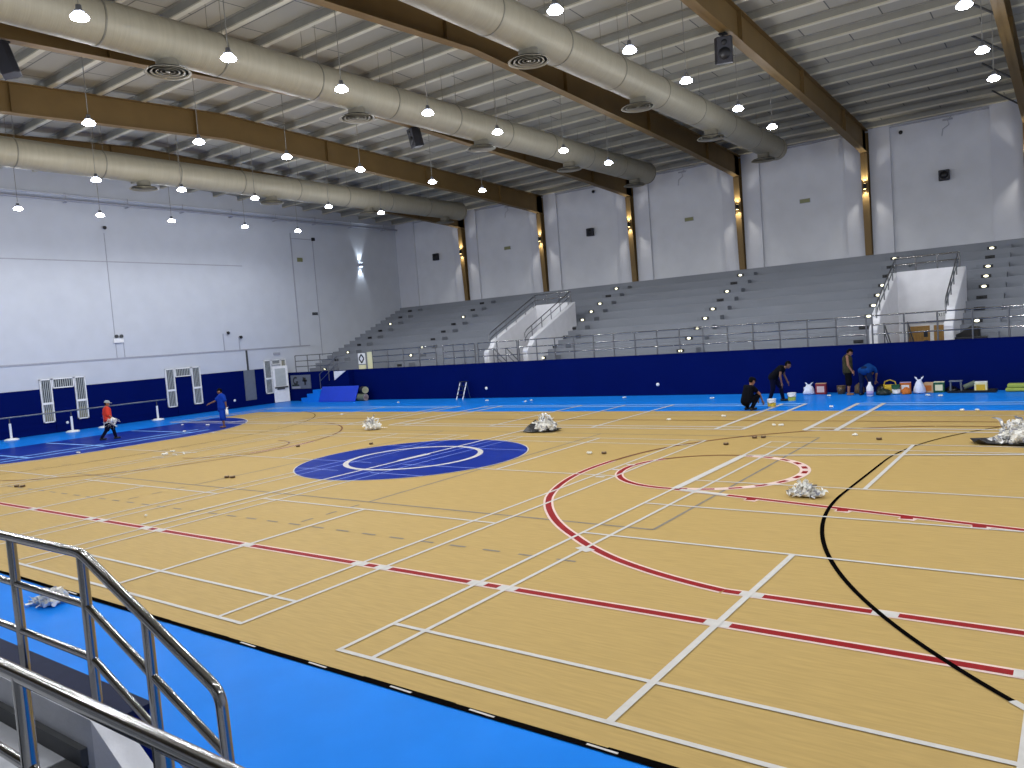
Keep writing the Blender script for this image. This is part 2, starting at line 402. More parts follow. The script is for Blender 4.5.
FR = ['far left roof bay', 'second column from the left', 'third column from the left', 'column left of the right tunnel by two', 'column just left of the right tunnel', 'right edge of the view']
FRL = ['brown steel frame farthest left, its beam mostly behind the leftmost duct', 'brown steel frame whose beam crosses the ceiling between leftmost and middle duct',
       'brown steel frame whose beam runs behind the middle round duct', 'brown steel frame whose beam runs just under the right duct',
       'brown steel frame with hanging speaker, right of all the ducts', 'brown steel frame cut by the right edge, beside braces']
frames = []
for i, xc in enumerate(COL):
    t = thing('portal_frame', FRL[i], 'beam', (xc, YB-.3, 5.3), 'portal frames')
    bw, D = .15, .95
    yy = [YB-.02, YB-1.6, 28, 20, YR, 5, -5, YN+.1]
    def dep(y): return D+(.16 if y > YB-.5 else .1 if y > YB-2 else 0)
    m = MB()
    top = [(y, ztop(y)) for y in yy]; bot = [(y, ztop(y)-dep(y)) for y in yy]
    for k in range(len(yy)-1):
        a0, a1, b0, b1 = top[k], top[k+1], bot[k], bot[k+1]
        m.prism([a0, a1, b1, b0], 0, xc-.012, xc+.012)                                  # web
        m.prism([(b0[0], b0[1]), (b1[0], b1[1]), (b1[0], b1[1]+.025), (b0[0], b0[1]+.025)], 0, xc-bw, xc+bw)   # flanges
        m.prism([(a0[0], a0[1]), (a1[0], a1[1]), (a1[0], a1[1]-.025), (a0[0], a0[1]-.025)], 0, xc-bw, xc+bw)
    obj('roof_beam', m, 'brown', t)
    for y in (31.2, 25, 18.6, 12.3, 6): obj('stiffener', MB().box(xc-bw+.01, xc+bw-.01, y-.012, y+.012, ztop(y)-D+.03, ztop(y)-.03), 'brown', t)
    m = MB()
    # tapered column standing on the top tier: box section with a dark side web
    m.prism([(YB-.32, 5.53), (YB-.002, 5.53), (YB-.002, ztop(YB)), (YB-.62, ztop(YB)), (YB-.62, ztop(YB)-1.1), (YB-.55, 10.2)], 0, xc-.012, xc+.012)
    m.prism([(YB-.32, 5.53), (YB-.30, 5.53), (YB-.53, 10.3), (YB-.55, 10.3)], 0, xc-bw, xc+bw)
    m.box(xc-bw, xc+bw, YB-.03, YB-.002, 5.53, 11.3)
    obj('column', m, 'brown', t)
    frames.append(t)
for y in (33.5, 29.5, 26.2, 22.5, 18.2): obj('fly_brace', MB().tube([(COL[5]-.03, y, ztop(y)-.8), (COL[5]-1.1, y+.1, ztop(y)+.1)], .035, 6), 'dark_grey', frames[5])
# column sconces: up and down light
def spot(name, parent, loc, e, col, size, direction, blend=.6, rad=.06):
    l = bpy.data.lights.new(name, 'SPOT'); l.energy = e; l.color = col; l.spot_size = size; l.spot_blend = blend; l.shadow_soft_size = rad
    o = bpy.data.objects.new(name, l); C.objects.link(o); o.parent = parent; o.location = loc
    o.rotation_euler = V(direction).to_track_quat('-Z', 'Y').to_euler()
    return o
t0 = None
SL = ['leftmost column', 'second column from the left', 'third column from the left', 'third column from the right', 'column left of the right-hand tunnel', 'column at the right edge of the stands']
for i, xc in enumerate(COL):
    lab = 'small lit up-and-down light fixed on the '+SL[i]
    yc = YB-.45
    if t0 is None:
        t0 = thing('column_sconce', lab, 'wall lamp', (0, 0, 0), 'column wall lamps')
        obj('lamp_body', MB().lathe([(.02, -.13), (.075, -.13), (.075, .13), (.02, .13)], 16, (0, -.12, 0)).box(-.03, .03, -.12, .0, -.04, .04), 'black', t0)
        for sg in (1, -1): obj('lamp_lens', MB().lathe([(0, .131*sg), (.06, .131*sg), (.06, .135*sg), (0, .135*sg)], 12, (0, -.12, 0)), 'sconce_on', t0)
        spot('up_light', t0, (0, -.12, .15), 110, (1, .95, .82), 1.7, (0, .14, 1)); spot('down_light', t0, (0, -.12, -.15), 110, (1, .95, .82), 1.7, (0, .14, -1))
        t0.location = (xc, yc-.02, 8.75); sc0 = t0
    else:
        dup(sc0, (xc, yc-.02, 8.75), 0, lab)
    # side sconces wash the white piers
t = thing('wall_sconce', 'bright up-and-down wall light alone on the left wall near the corner', 'wall lamp', (XL, 31.8, 8.5))
obj('lamp_body', MB().box(XL, XL+.1, 31.74, 31.86, 8.4, 8.6).prism([(31.66, 8.62), (31.94, 8.62), (31.84, 8.5), (31.76, 8.5)], 0, XL+.02, XL+.22).prism([(31.66, 8.38), (31.94, 8.38), (31.84, 8.5), (31.76, 8.5)], 0, XL+.02, XL+.22), 'conduit', t)
for z0_ in (8.62, 8.365): obj('lamp_lens', MB().box(XL+.04, XL+.2, 31.7, 31.9, z0_, z0_+.015), 'sconce_white', t)
spot('up_light', t, (.16, 0, .16), 90, (.8, .9, 1), 1.1, (-.25, 0, 1)); spot('down_light', t, (.16, 0, -.16), 90, (.8, .9, 1), 1.1, (-.25, 0, -1))

# ------------------------------------------------------------------ ducts
for k, (xd, yend, lab, gap) in enumerate(((-24.05, 31.9, 'leftmost round silver air duct, shortest in the picture', 12.2), (-11.6, 31.8, 'middle round silver air duct ending over the left tunnel', 5.95), (-5.2, 32.3, 'right round silver air duct passing over the top centre', 5.85))):
    t = thing('air_duct', lab, 'duct', (xd, yend, 10.65), 'round ceiling ducts')
    R = .52; zc = 10.68
    Mx = Matrix.Rotation(-PI/2, 4, 'X')     # z -> y
    m = MB(); prof = [(R, -14)]
    y = -14
    m.lathe([(R, -14.0), (R, yend-.25)], 40, (xd, 0, zc), Mx)
    m.lathe([(R, yend-.25), (R*.96, yend-.08), (R*.8, yend), (0, yend)], 40, (xd, 0, zc), Mx)
    obj('duct_body', m, 'duct', t)
    for yb in [-11+3.05*i for i in range(int((yend+11)/3.05)+1)]:
        m = MB().lathe([(R+.002, yb-.02), (R+.014, yb-.02), (R+.014, yb+.02), (R+.002, yb+.02)], 40, (xd, 0, zc), Mx)
        m.tube([(xd-.3, yb, zc+R*.82), (xd-.3, yb, ztop(yb)+.1)], .008, 5); m.tube([(xd+.3, yb, zc+R*.82), (xd+.3, yb, ztop(yb)+.1)], .008, 5)
        obj('duct_hanger', m, 'duct_band', t)
    ydf = 5.9
    while ydf < yend:
        if not (k == 0 and ydf < 7):
            zb = zc-R
            d = MB().lathe([(.26, zb+.1), (.26, zb-.16), (.34, zb-.2)], 24, (xd, ydf, 0))
            dd = obj('diffuser_neck', d, 'duct_band', t)
            m = MB()
            for r0, r1, zz in ((.54, .47, 0), (.40, .35, .01), (.28, .23, .015), (.165, .12, .02)):
                m.lathe([(r1, zb-.215+zz), (r1, zb-.225+zz), (r0, zb-.245+zz), (r0, zb-.235+zz), (r1, zb-.215+zz)], 32, (xd, ydf, 0))
            m.lathe([(0, zb-.225), (.06, zb-.225), (.05, zb-.2)], 16, (xd, ydf, 0))
            obj('diffuser_ring', m, 'duct', dd)
            m = MB().lathe([(0, zb-.15), (.48, zb-.2), (.48, zb-.19), (0, zb-.14)], 28, (xd, ydf, 0)); obj('diffuser_pan', m, 'black', dd)
        ydf += 6.1

# ------------------------------------------------------------------ pendant high-bay lamps
LX = [-28.0, -21.6, -15.22, -8.85, -2.42, 4.1, 10.5]
LY = [-3.9, -.7, 2.54, 5.68, 8.9, 12.12, 15.4, 19.35, 22.65]
LN = ['in row nearest left wall', 'in row under leftmost duct', 'in row between left two ducts', 'in row beside middle duct', 'in row right of right duct', 'in row at right-hand beam', 'in row beyond right edge']
LZ = 9.5
VIS = {0: 4, 1: 4, 2: 3, 3: 2, 4: 4, 5: 6, 6: 9}
lamp0 = None
LAMP_E = 185
LAMP_P = 92
for i, x in enumerate(LX):
    for j, y in enumerate(LY):
        n = len(LY)-1-j
        lab = 'lit pendant high-bay lamp '+LN[i]+', '+ORD[n]+' from far end'
        if lamp0 is None:
            lamp0 = thing('pendant_lamp', lab, 'ceiling lamp', (0, 0, 0), 'pendant high-bay lamps')
            obj('lamp_housing', MB().lathe([(.0, .2), (.05, .2), (.06, .11), (.1, .09), (.1, .06), (0, .06)], 24), 'lamp_body', lamp0)
            obj('lamp_lens', MB().lathe([(0, .055), (.08, .05), (.12, .03), (.165, -.02), (.155, -.05), (.1, -.075), (0, -.085)], 24), 'lamp_on', lamp0)
            obj('suspension_cable', MB().tube([(0, 0, .24), (0, 0, 2.55)], .011, 6), 'cable', lamp0)
            l = bpy.data.lights.new('lamp_light', 'SPOT'); l.energy = LAMP_E; l.color = (.93, .96, 1); l.spot_size = math.radians(180); l.spot_blend = .4; l.shadow_soft_size = .16
            lo = bpy.data.objects.new('lamp_light', l); C.objects.link(lo); lo.parent = lamp0; lo.location = (0, 0, -.26)
            l = bpy.data.lights.new('lamp_glow', 'POINT'); l.energy = LAMP_P; l.color = (.93, .96, 1); l.shadow_soft_size = .2
            lo = bpy.data.objects.new('lamp_glow', l); C.objects.link(lo); lo.parent = lamp0; lo.location = (0, 0, -.3)
            lamp0.location = (x, y, LZ)
        else:
            dup(lamp0, (x, y, LZ), 0, lab)

# ------------------------------------------------------------------ grandstand
gs = thing('grandstand', 'grey concrete seating tiers along the far side', 'grandstand', (XL, YF, 0)); gs['kind'] = 'structure'
T1, T2 = (-17.85, -15.75), (0.08, 2.18)           # tunnel insides
TW = .3                                        # tunnel wall thickness
ROWS = [(27.3+k, 2.16+.421*k) for k in range(9)]
WALK = 1.66
def xsegs(k):
    if ROWS[k][0] < 30.2: return [(XL, T1[0]-TW), (T1[1]+TW, T2[0]-TW), (T2[1]+TW, XR)]
    return [(XL, XR)]
for k, (y, z) in enumerate(ROWS):
    m = MB()
    for a, b in xsegs(k): m.box(a, b, y, min(y+1.0, YB) if k < 8 else YB, 0, z)
    obj('tier', m, 'tier', gs, bevel=.012)
m = MB()
for a, b in xsegs(0): m.box(a, b, YF+.12, 27.3, 0, WALK)
obj('walkway', m, 'tier', gs)
fwl = obj('wall_front', MB().box(XL, XR, YF, YF+.12, 0, ZT), 'navy', kind='structure')
obj('wall_coping', MB().box(XL, XR, YF-.01, YF+.14, ZT, ZT+.035), 'navy', fwl)
AIS = [(-31.75, 'aisle against the left wall'), (-25.3, 'aisle second from the left'), (-15.42, 'aisle right of left tunnel'), (-8.15, 'aisle between the two tunnels'), (-.86, 'aisle left of right tunnel'), (2.97, 'aisle right of right tunnel')]
ON = [{2, 6, 8}, {2, 6, 7}, {0, 2, 3, 4, 8}, {0, 2, 4, 5, 6, 7, 8}, {0, 3, 4, 5, 6}, {0, 2, 3, 4, 7}]
sl_on = sl_off = None
for ai, (xa, an) in enumerate(AIS):
    m = MB()
    for k in range(9):
        yb, zb = ROWS[k]; zl = WALK if k == 0 else ROWS[k-1][1]
        x0, x1 = xa-.42, xa+.72
        if ai == 0: x0 = XL
        if ai == 2 and k < 3: x0 = T1[1]+TW
        if ai == 4 and k < 3: x1 = T2[0]-TW
        if ai == 5 and k < 3: x0 = max(x0, T2[1]+TW)
        m.box(x0, x1, yb-.5, yb, zl, zl+.206)
    obj('aisle_steps', m, 'tier_step', gs)
    for k in range(9):
        zl = WALK if k == 0 else ROWS[k-1][1]
        n = 8-k; on = n in ON[ai]
        lab = ('lit' if on else 'unlit dark')+' step light in the '+an+', '+('topmost' if n == 0 else ORD[n]+' from the top')
        if on and sl_on is None or (not on and sl_off is None):
            t = thing('step_light', lab, 'step light', (0, 0, 0), 'aisle step lights')
            obj('bezel', MB().box(-.18, .18, -.02, 0, -.065, .065), 'black', t, bevel=.01)
            obj('lens', MB().ball((0, -.02, 0), .088, 14, 8, (1, .25, .55)), 'step_on' if on else 'black', t)
            if on: sl_on = t
            else: sl_off = t
            t.location = (xa, ROWS[k][0]-.5, zl+.11)
        else:
            dup(sl_on if on else sl_off, (xa, ROWS[k][0]-.5, zl+.11), 0, lab)

# entrance tunnels through the stand
YBT = (30.25, 29.9)
def tunnel(x0, x1, name, sd):
    t = thing('entrance_tunnel', 'white walled stair tunnel opening in the '+name+' of the stands', 'tunnel', (x0, YF+.6, 0)); t['kind'] = 'structure'
    def zt_(y): return 2.63+.42*(y-25.75)
    yb = YBT[sd]
    side = [(YF+.55, 0), (YF+.55, 2.2), (YF+.6, 2.3), (YF+.72, 2.38)]+[(YF+.95+i*.05, 2.44+i*.05) for i in range(4)]+[(26.2, zt_(26.2)), (yb, zt_(yb)), (yb, 0)]
    for a, b in ((x0-TW, x0), (x1, x1+TW)):
        obj('side_wall', MB().prism(side, 0, a, b), 'tunnel_white', t, bevel=.04)
    obj('back_wall', MB().box(x0, x1, yb-.2, yb, 2.3, zt_(yb)).box(x0, x0+.15, yb-.2, yb, 0, 2.3).box(x1-.3, x1, yb-.2, yb, 0, 2.3), 'tunnel_white', t)
    m = MB()
    for i in range(7): m.box(x0, x1, YF+.6+i*.3, YF+.9+i*.3, 0, 1.55-.2*i)
    m.box(x0, x1, YF+2.7, yb, 0, .12)
    obj('stair', m, 'tier_step', t)
    # rails on the side walls and round the back
    for xs, nm in ((x0-.06, 'a'), (x1+.06, 'b')):
        h = thing('tunnel_handrail', ('left' if nm == 'a' else 'right')+' steel handrail sloping up the white wall of the '+name+' tunnel', 'handrail', (xs, 26, 2.7), 'tunnel handrails')
        m = MB()
        pts = [(xs, 25.75, zt_(25.75)+.0), (xs, 25.75, zt_(25.75)+.42), (xs, 26.0, zt_(26)+.5), (xs, yb-.2, zt_(yb)+.5)]
        obj('top_rail', MB().tube(pts, .026, 8), 'steel_dull', h)
        obj('mid_rail', MB().tube([(xs, 25.75, zt_(25.75)+.12), (xs, 26.0, zt_(26)+.25), (xs, yb-.2, zt_(yb)+.25)], .02, 8), 'steel_dull', h)
        for y in (26.4, 27.3, 28.2, 29.1, 29.9): obj('post', MB().tube([(xs, y, zt_(y)-.02), (xs, y, zt_(y)+.5)], .022, 8), 'steel_dull', h)
    h = thing('tunnel_back_rail', 'steel guard rail across the back edge of the '+name+' tunnel', 'railing', (x0, yb-.1, zt_(yb)), 'tunnel back rails')
    zb = zt_(yb)
    for dz in (.55, .28): obj('rail', MB().tube([(x0-.1, yb-.1, zb+dz), (x1+.1, yb-.1, zb+dz)], .028, 8), 'steel', h)
    for q in range(4):
        x = x0-.1+(x1-x0+.2)*q/3; obj('post', MB().tube([(x, yb-.1, zb-.02), (x, yb-.1, zb+.55)], .028, 8), 'steel', h)
    # stair handrails inside
    for xs, w in ((x0+.18, 'left wall'), (x0+.95, 'middle')):
        h = thing('stair_handrail', 'thin dark handrail going down the stairs at the '+w+' of the '+name+' tunnel', 'handrail', (xs, YF+.9, 1.55), 'tunnel stair handrails')
        obj('rail', MB().tube([(xs, YF+.75, 2.42), (xs, YF+2.7, 1.02)], .024, 8), 'steel_dull', h)
        obj('rail', MB().tube([(xs, YF+.75, 2.12), (xs, YF+2.7, .72)], .018, 8), 'steel_dull', h)
        for q in (0, 1): obj('post', MB().tube([(xs, YF+.75+q*1.9, 2.42-q*1.36), (xs, YF+.75+q*1.9, 1.5-q*1.38)], .022, 8), 'steel_dull', h)
    return t
tunnel(*T1, 'left half', 0); tunnel(*T2, 'right half', 1)
# doors at the end of the tunnels
for n, (x0, x1) in enumerate((T1, T2)):
    yb = YBT[n]
    d = obj('door_%d' % (n+2), MB().box(x0+.15, x1-.3, yb-.06, yb-.02, 0, 2.3), 'offwhite', kind='structure')
    m = MB()
    for q in range(2):
        a = x0+.3+q*.92; m.box(a, a+.78, yb-.1, yb-.055, .15, 2.15)
    obj('door_leaf', m, 'wood', d)
    m = MB()
    for q in range(2):
        for zz in (1.0, 1.35, 1.7): m.box(x0+.86+q*.92, x0+1.0+q*.92, yb-.11, yb-.095, zz, zz+.22)
    obj('door_glass', m, 'glass_grey', d)
    e = thing('exit_sign', 'small white exit sign over the doors in the '+('left' if n == 0 else 'right')+' tunnel', 'sign', (x0+1.5, yb-.2, 2.55))
    obj('sign_panel', MB().box(x0+1.3, x0+1.72, yb-.24, yb-.2, 2.44, 2.66), 'offwhite', e)
    m = MB()
    def lt(xa, parts):
        for a_, b_, c_, d_ in parts: m.box(x0+xa+a_, x0+xa+b_, yb-.25, yb-.239, 2.48+c_, 2.48+d_)
    lt(1.34, ((0, .018, 0, .14), (.018, .06, 0, .02), (.018, .055, .06, .08), (.018, .06, .12, .14)))
    for sg in (-1, 1): m.box(-.009, .009, 0, .011, -.075, .075, Matrix.Translation(V((x0+1.46, yb-.25, 2.55))) @ Matrix.Rotation(sg*.42, 4, 'Y'))
    lt(1.53, ((0, .02, 0, .14),)); lt(1.58, ((.025, .043, 0, .12), (0, .07, .12, .14)))
    obj('sign_text', m, 'dark_grey', e)

# ------------------------------------------------------------------ railing on the navy front wall
def guard(x0, x1, lab, n, y=YF+.06, z0=ZT+.03):
    t = thing('guard_railing', lab, 'railing', (x0, y, z0), 'railings on the blue front wall')
    for dz in (1.0, .67, .34): obj('rail', MB().tube([(x0, y, z0+dz), (x1, y, z0+dz)], .025, 8), 'steel', t)
    for q in range(n+1):
        x = x0+(x1-x0)*q/n; obj('post', MB().tube([(x, y, z0), (x, y, z0+1.0)], .03, 8), 'steel_dull', t)
guard(-32.3, -28.9, 'steel guard railing in the far left corner before the side stairs', 3)
guard(-25.6, -20.9, 'steel guard railing right of the ring emblem board', 4)
guard(-20.4, -18.3, 'short steel guard railing just left of the left tunnel', 3)
guard(-18.1, -15.7, 'steel guard railing across the mouth of the left tunnel', 2)
guard(-15.6, -.2, 'long steel guard railing between the two tunnels', 15)
guard(0, 16.5, 'steel guard railing from right tunnel to right edge', 16)

# ------------------------------------------------------------------ left wall: jalousie frames, doors, boards
def louvre(y0, y1, z0, z1, t, nm='louvre', cols=5, x=XL+.02, split=None, mt='slat_grey', low=None):
    f = MB(); fw_ = .05
    f.box(x, x+.07, y0, y0+fw_, z0, z1); f.box(x, x+.07, y1-fw_, y1, z0, z1); f.box(x, x+.07, y0, y1, z0, z0+fw_); f.box(x, x+.07, y0, y1, z1-fw_, z1)
    if split: f.box(x, x+.08, y0, y1, split-.05, split+.05)
    o = obj(nm+'_frame', f, 'offwhite', t)
    s = MB(); s.box(x, x+.02, y0+.02, y1-.02, z0+.02, z1-.02)
    obj('backing', s, 'glass_grey', o)
    if low: obj('curtain', MB().box(x+.02, x+.028, y0+.03, y1-.03, z0+.03, low), 'slat_gold', o)
    s = MB(); n = cols
    for k in range(n):
        a = y0+fw_+(y1-y0-2*fw_)*(k+.25)/n; s.box(x+.03, x+.055, a, a+(y1-y0-2*fw_)*.36/n, z0+.05, z1-.05)
    obj('slat', s, mt, o)
for n, (a, b, nm) in enumerate(((11.05, 13.12, 'left'), (17.22, 19.25, 'right'))):
    t = thing('window_%d' % (n+1), 'white door-shaped slatted frame on the blue left wall, '+('farther from the corner' if n == 0 else 'nearer the corner'), 'window', (XL, a, .5)); t['kind'] = 'structure'
    louvre(a, a+.52, .52, 2.57, t, split=1.42, low=1.1 if n == 0 else None); louvre(b-.52, b, .52, 2.57, t, split=1.42, low=1.1 if n == 0 else None)
    louvre(a+.54, b-.54, 2.1, 2.57, t, cols=9)
    obj('door_leaf', MB().box(XL+.02, XL+.05, a+.55, b-.55, .02, 2.08), 'navy', t)
t = thing('door_1', 'white glazed door standing in the far left corner', 'door', (XL, 24.4, 0)); t['kind'] = 'structure'
louvre(23.4, 23.92, .6, 2.6, t, split=1.5); louvre(24.6, 25.0, 1.75, 2.6, t, cols=3, low=2.5)
louvre(23.95, 24.58, 2.3, 2.6, t, cols=8)
Mo = Matrix.Translation(V((XL+.06, 23.95, 0))) @ Matrix.Rotation(math.radians(-14), 4, 'Z')
m = MB(); m.box(0, .05, 0, .95, .02, 2.2, Mo); obj('door_leaf', m, 'offwhite', t)
m = MB(); m.box(.05, .06, .14, .8, .98, 2.05, Mo); obj('door_glass', m, 'slat_grey', t)
m = MB(); m.box(.05, .11, .06, .88, .86, .95, Mo); m.box(.05, .12, .2, .66, .78, .88, Mo); obj('push_bar', m, 'dark_grey', t)
m = MB(); m.box(XL+.02, XL+.06, 22.0, 22.72, .36, 2.12); m.box(XL+.06, XL+.075, 22.06, 22.66, .42, 2.06); m.box(XL+.06, XL+.11, 22.6, 22.66, 1.25, 1.4)
obj('grey_cabinet', m, 'panel_grey', label='grey flat metal cabinet hung on the blue left wall', cat='cabinet')
obj('cable_duct', MB().box(XL, XL+.08, 22.28, 22.36, 2.12, 3.27), 'dark_grey', label='dark vertical cable duct above the grey metal cabinet', cat='cable duct')
# emergency light, detectors, exit signs, boxes on the left wall
t = thing('emergency_light', 'twin-head emergency light low on the white left wall', 'emergency light', (XL, 15.1, 4.25))
obj('battery_box', MB().box(XL, XL+.1, 14.7, 15.2, 4.1, 4.32), 'offwhite', t)
m = MB(); m.lathe([(.04, 0), (.09, .06), (.09, .12)], 12, (XL+.05, 14.83, 4.42), Matrix.Rotation(PI/2, 4, 'Y')); m.lathe([(.04, 0), (.09, .06), (.09, .12)], 12, (XL+.05, 15.08, 4.42), Matrix.Rotation(PI/2, 4, 'Y')); obj('lamp_head', m, 'dark_grey', t)
def small(name, lab, cat, x0, x1, y0, y1, z0, z1, mt, grp=None):
    return obj(name, MB().box(x0, x1, y0, y1, z0, z1), mt, label=lab, cat=cat, bevel=.01, group=grp)
t = thing('black_bag', 'black cloth bag lying flat on the walkway right of the right tunnel', 'bag', (2.8, 26.2, WALK))
m = MB(); m.prism([(2.46, WALK+.004), (3.2, WALK+.004), (3.22, WALK+.42), (2.95, WALK+.5), (2.6, WALK+.26), (2.46, WALK+.2)], 1, 26.05, 26.4); obj('bag_body', m, 'plastic_black', t, bevel=.04)
m = MB(); m.box(2.44, 3.45, 25.75, 26.02, WALK+.004, WALK+.12); obj('bag_flap', m, 'plastic_black', t, bevel=.03)
small('exit_sign', 'small dark exit sign above the white corner door', 'sign', XL, XL+.06, 24.2, 24.65, 2.86, 3.02, 'conduit')
small('wall_box', 'small yellowish plate high on the left wall by the tall conduit', 'sign', XL, XL+.05, 26.6, 27.0, 8.55, 8.8, 'exit_green')
small('wall_camera', 'black sensor at the end of the short conduit high on left wall', 'camera', XL, XL+.14, 27.85, 28.05, 9.9, 10.1, 'black')
small('wall_box', 'small dark box halfway up the tall conduit on left wall', 'box', XL, XL+.08, 27.4, 27.8, 5.22, 5.38, 'dark_grey')
def cam_(loc, lab, d=(1, 0)):
    t = thing('wall_camera', lab, 'camera', loc)
    x, y, z = loc; m = MB(); dx, dy = d
    m.ball((x+.13*dx, y+.13*dy, z), .09, 12, 8); obj('camera_head', m, 'black', t)
    obj('bracket', MB().box(x-.03, x+.03+.1*dx, y-.03+min(0, .1*dy), y+.03, z+.02, z+.08), 'dark_grey', t)
cam_((XL, 14.82, 9.85), 'black round camera at the top of the vertical conduit on left wall')
cam_((XL, 21.2, 4.33), 'black round camera low on the left wall above the thin rail')
cam_((XL, 22.0, 4.05), 'small dark sensor low on the left wall, next to round camera')
SPL = ['between the leftmost two columns', 'between second and third columns', 'behind the right tunnel']
for i, x in enumerate((-29.5, -17.25, 1.2)):
    t = thing('wall_speaker', 'square black loudspeaker on the back wall '+SPL[i], 'speaker', (x, YB, 8.65), 'back wall loudspeakers')
    obj('cabinet', MB().box(x-.22, x+.22, YB-.3, YB-.08, 8.5, 8.96), 'speaker_black', t, bevel=.03)
    obj('bracket', MB().box(x-.08, x+.08, YB-.1, YB, 8.6, 8.85), 'black', t)
    obj('grille', MB().lathe([(0, 0), (.17, 0), (.17, .015), (0, .015)], 20, (x, YB-.3, 8.73), Matrix.Rotation(PI/2, 4, 'X')), 'black', t)
EXL = ['left of the left tunnel', 'above the middle stands', 'left of the right tunnel']
for i, x in enumerate((-23.5, -11.1, -4.95)):
    t = thing('wall_sign', 'small dull yellow-green sign on the back wall panel '+EXL[i], 'sign', (x, YB, 8.55), 'small signs on the back wall')
    obj('sign_panel', MB().box(x-.24, x+.24, YB-.04, YB, 8.5, 8.68), 'exit_green', t)
    obj('sign_frame', MB().box(x-.26, x+.26, YB-.03, YB, 8.48, 8.7), 'conduit', t)
cam_((-16.9, YB, 11.05), 'black ball camera high on back wall above the left black speaker', (0, -1))
cam_((-6.35, YB, 11.2), 'black ball camera high on back wall near the right duct end', (0, -1))
cam_((-.5, YB, 11.0), 'tiny black camera high on back wall, right of the speaker frame', (0, -1))
for x, lab in ((-11.4, 'loose dark cable dangling at the top of the middle wall panel'), (1.35, 'loose dark cable dangling above the right black wall speaker'), (-23.3, 'small cable bundle at the top of the left wall panel')):
    m = MB().tube([(x+.2, YB-.06, 11.3), (x+.05, YB-.08, 11.15), (x+.1, YB-.05, 10.95), (x-.15, YB-.06, 10.8), (x-.2, YB-.04, 10.5)], .015, 6); m.box(x-.15, x+.25, YB-.08, YB, 11.15, 11.22)
    obj('loose_cable', m, 'conduit', label=lab, cat='cable')
# white round outlets on the navy walls
for x, y, z, lab in ((XL+.02, 12.1, .42, 'white round outlet on blue left wall between slatted frame legs'), (XL+.02, 21.25, .45, 'white round outlet on blue left wall beside the pointing person'),
                     (-17.7, YF, .48, 'white round outlet on the blue front wall right of step ladder'), (-8.46, YF, .46, 'white round outlet on the blue front wall left of crouching person')):
    m = MB(); R_ = Matrix.Rotation(PI/2, 4, 'Y') if x < -30 else Matrix.Rotation(PI/2, 4, 'X')
    m.lathe([(0, 0), (.075, 0), (.075, .02), (.05, .05), (0, .055)], 16, (x, y, z), R_)
    obj('wall_outlet', m, 'offwhite', label=lab, cat='outlet', group='round outlets on blue walls')
# sign board on the front wall in the corner
t = thing('sign_board', 'grey sign board with black and green graphic in the far corner', 'sign', (-31.8, YF, 1.15))
obj('board', MB().box(-32.75, -30.95, YF-.05, YF, .74, 1.56), 'panel_grey', t)
m = MB(); m.arc(0, 0, .2, .9, 5.6, .11, 0, 24); gv = MB()
for f in m.f: gv.quad(*[V((-32.3+m.v[i][0], YF-.055, 1.22+m.v[i][1])) for i in f])
gv.box(-32.28, -32.08, YF-.06, YF-.05, 1.1, 1.2); gv.box(-31.66, -31.24, YF-.06, YF-.05, 1.16, 1.27); gv.box(-31.5, -31.36, YF-.06, YF-.05, .96, 1.4); gv.box(-31.62, -31.5, YF-.06, YF-.05, 1.27, 1.42)
obj('graphic', gv, 'black', t, fix=False); obj('green_stripe', MB().box(-32.66, -32.0, YF-.058, YF-.05, .9, 1.0), 'dark_green', t); obj('white_stripe', MB().box(-32.66, -31.9, YF-.057, YF-.05, .76, .88), 'conduit', t)
# emblem board and folded panel on the walkway
t = thing('emblem_board', 'white board with black diamond ring emblem on the walkway', 'sign', (-26.55, YF+.5, WALK))
obj('board', MB().box(-27.2, -26.65, YF+.45, YF+.5, 2.0, 2.62), 'offwhite', t)
m = MB()
for k in range(4):
    a = PI/2*k; m.strip(.2*math.cos(a), .24*math.sin(a), .2*math.cos(a+PI/2), .24*math.sin(a+PI/2), .09, 0)
gv = MB()
for f in m.f: gv.quad(*[V((-26.925+m.v[i][0], YF+.445, 2.31+m.v[i][1])) for i in f])
obj('emblem', gv, 'black', t, fix=False)
obj('lower_panel', MB().box(-27.2, -26.65, YF+.45, YF+.5, WALK, 1.95), 'cream', t)
t = thing('folding_panel', 'beige folded panel standing beside the emblem board', 'panel', (-26, YF+.5, WALK))
obj('leaf', MB().box(-26.5, -26.1, YF+.5, YF+.56, WALK, 2.66), 'cream', t); obj('leaf', MB().box(-26.46, -26.14, YF+.57, YF+.62, WALK, 2.6), 'cream', t)

# side stair in the corner, blue mat, rolls, step ladder
t = thing('side_stair', 'light blue steps with white stringer climbing to the walkway in the corner', 'stairs', (-31, 24.4, 0))
obj('steps', MB().prism([(-31.1, 0), (-31.1, .24), (-30.55, .24), (-30.55, .47), (-30.0, .47), (-30.0, .7), (-29.42, .7), (-29.42, 0)], 1, 24.3, YF-.005), 'court_blue', t)
pu = [(-29.4, 0), (-29.4, .7)]
for k in range(4): pu += [(-29.2+.4*k, .7+.25*k), (-29.2+.4*k, .7+.25*(k+1))]
obj('upper_steps', MB().prism(pu+[(-27.2, 1.7), (-27.2, 0)], 1, 24.62, YF-.005), 'navy', t)
obj('stringer', MB().prism([(-28.35, 1.71), (-27.35, 1.71), (-28.35, 1.2)], 1, 24.57, 24.615), 'tunnel_white', t)
for dz in (.85, .45): obj('handrail', MB().tube([(-29.6, 24.58, .72+dz), (-28.0, 24.58, 1.7+dz), (-27.3, 24.58, 1.72+dz)], .022, 8), 'steel_dull', t)
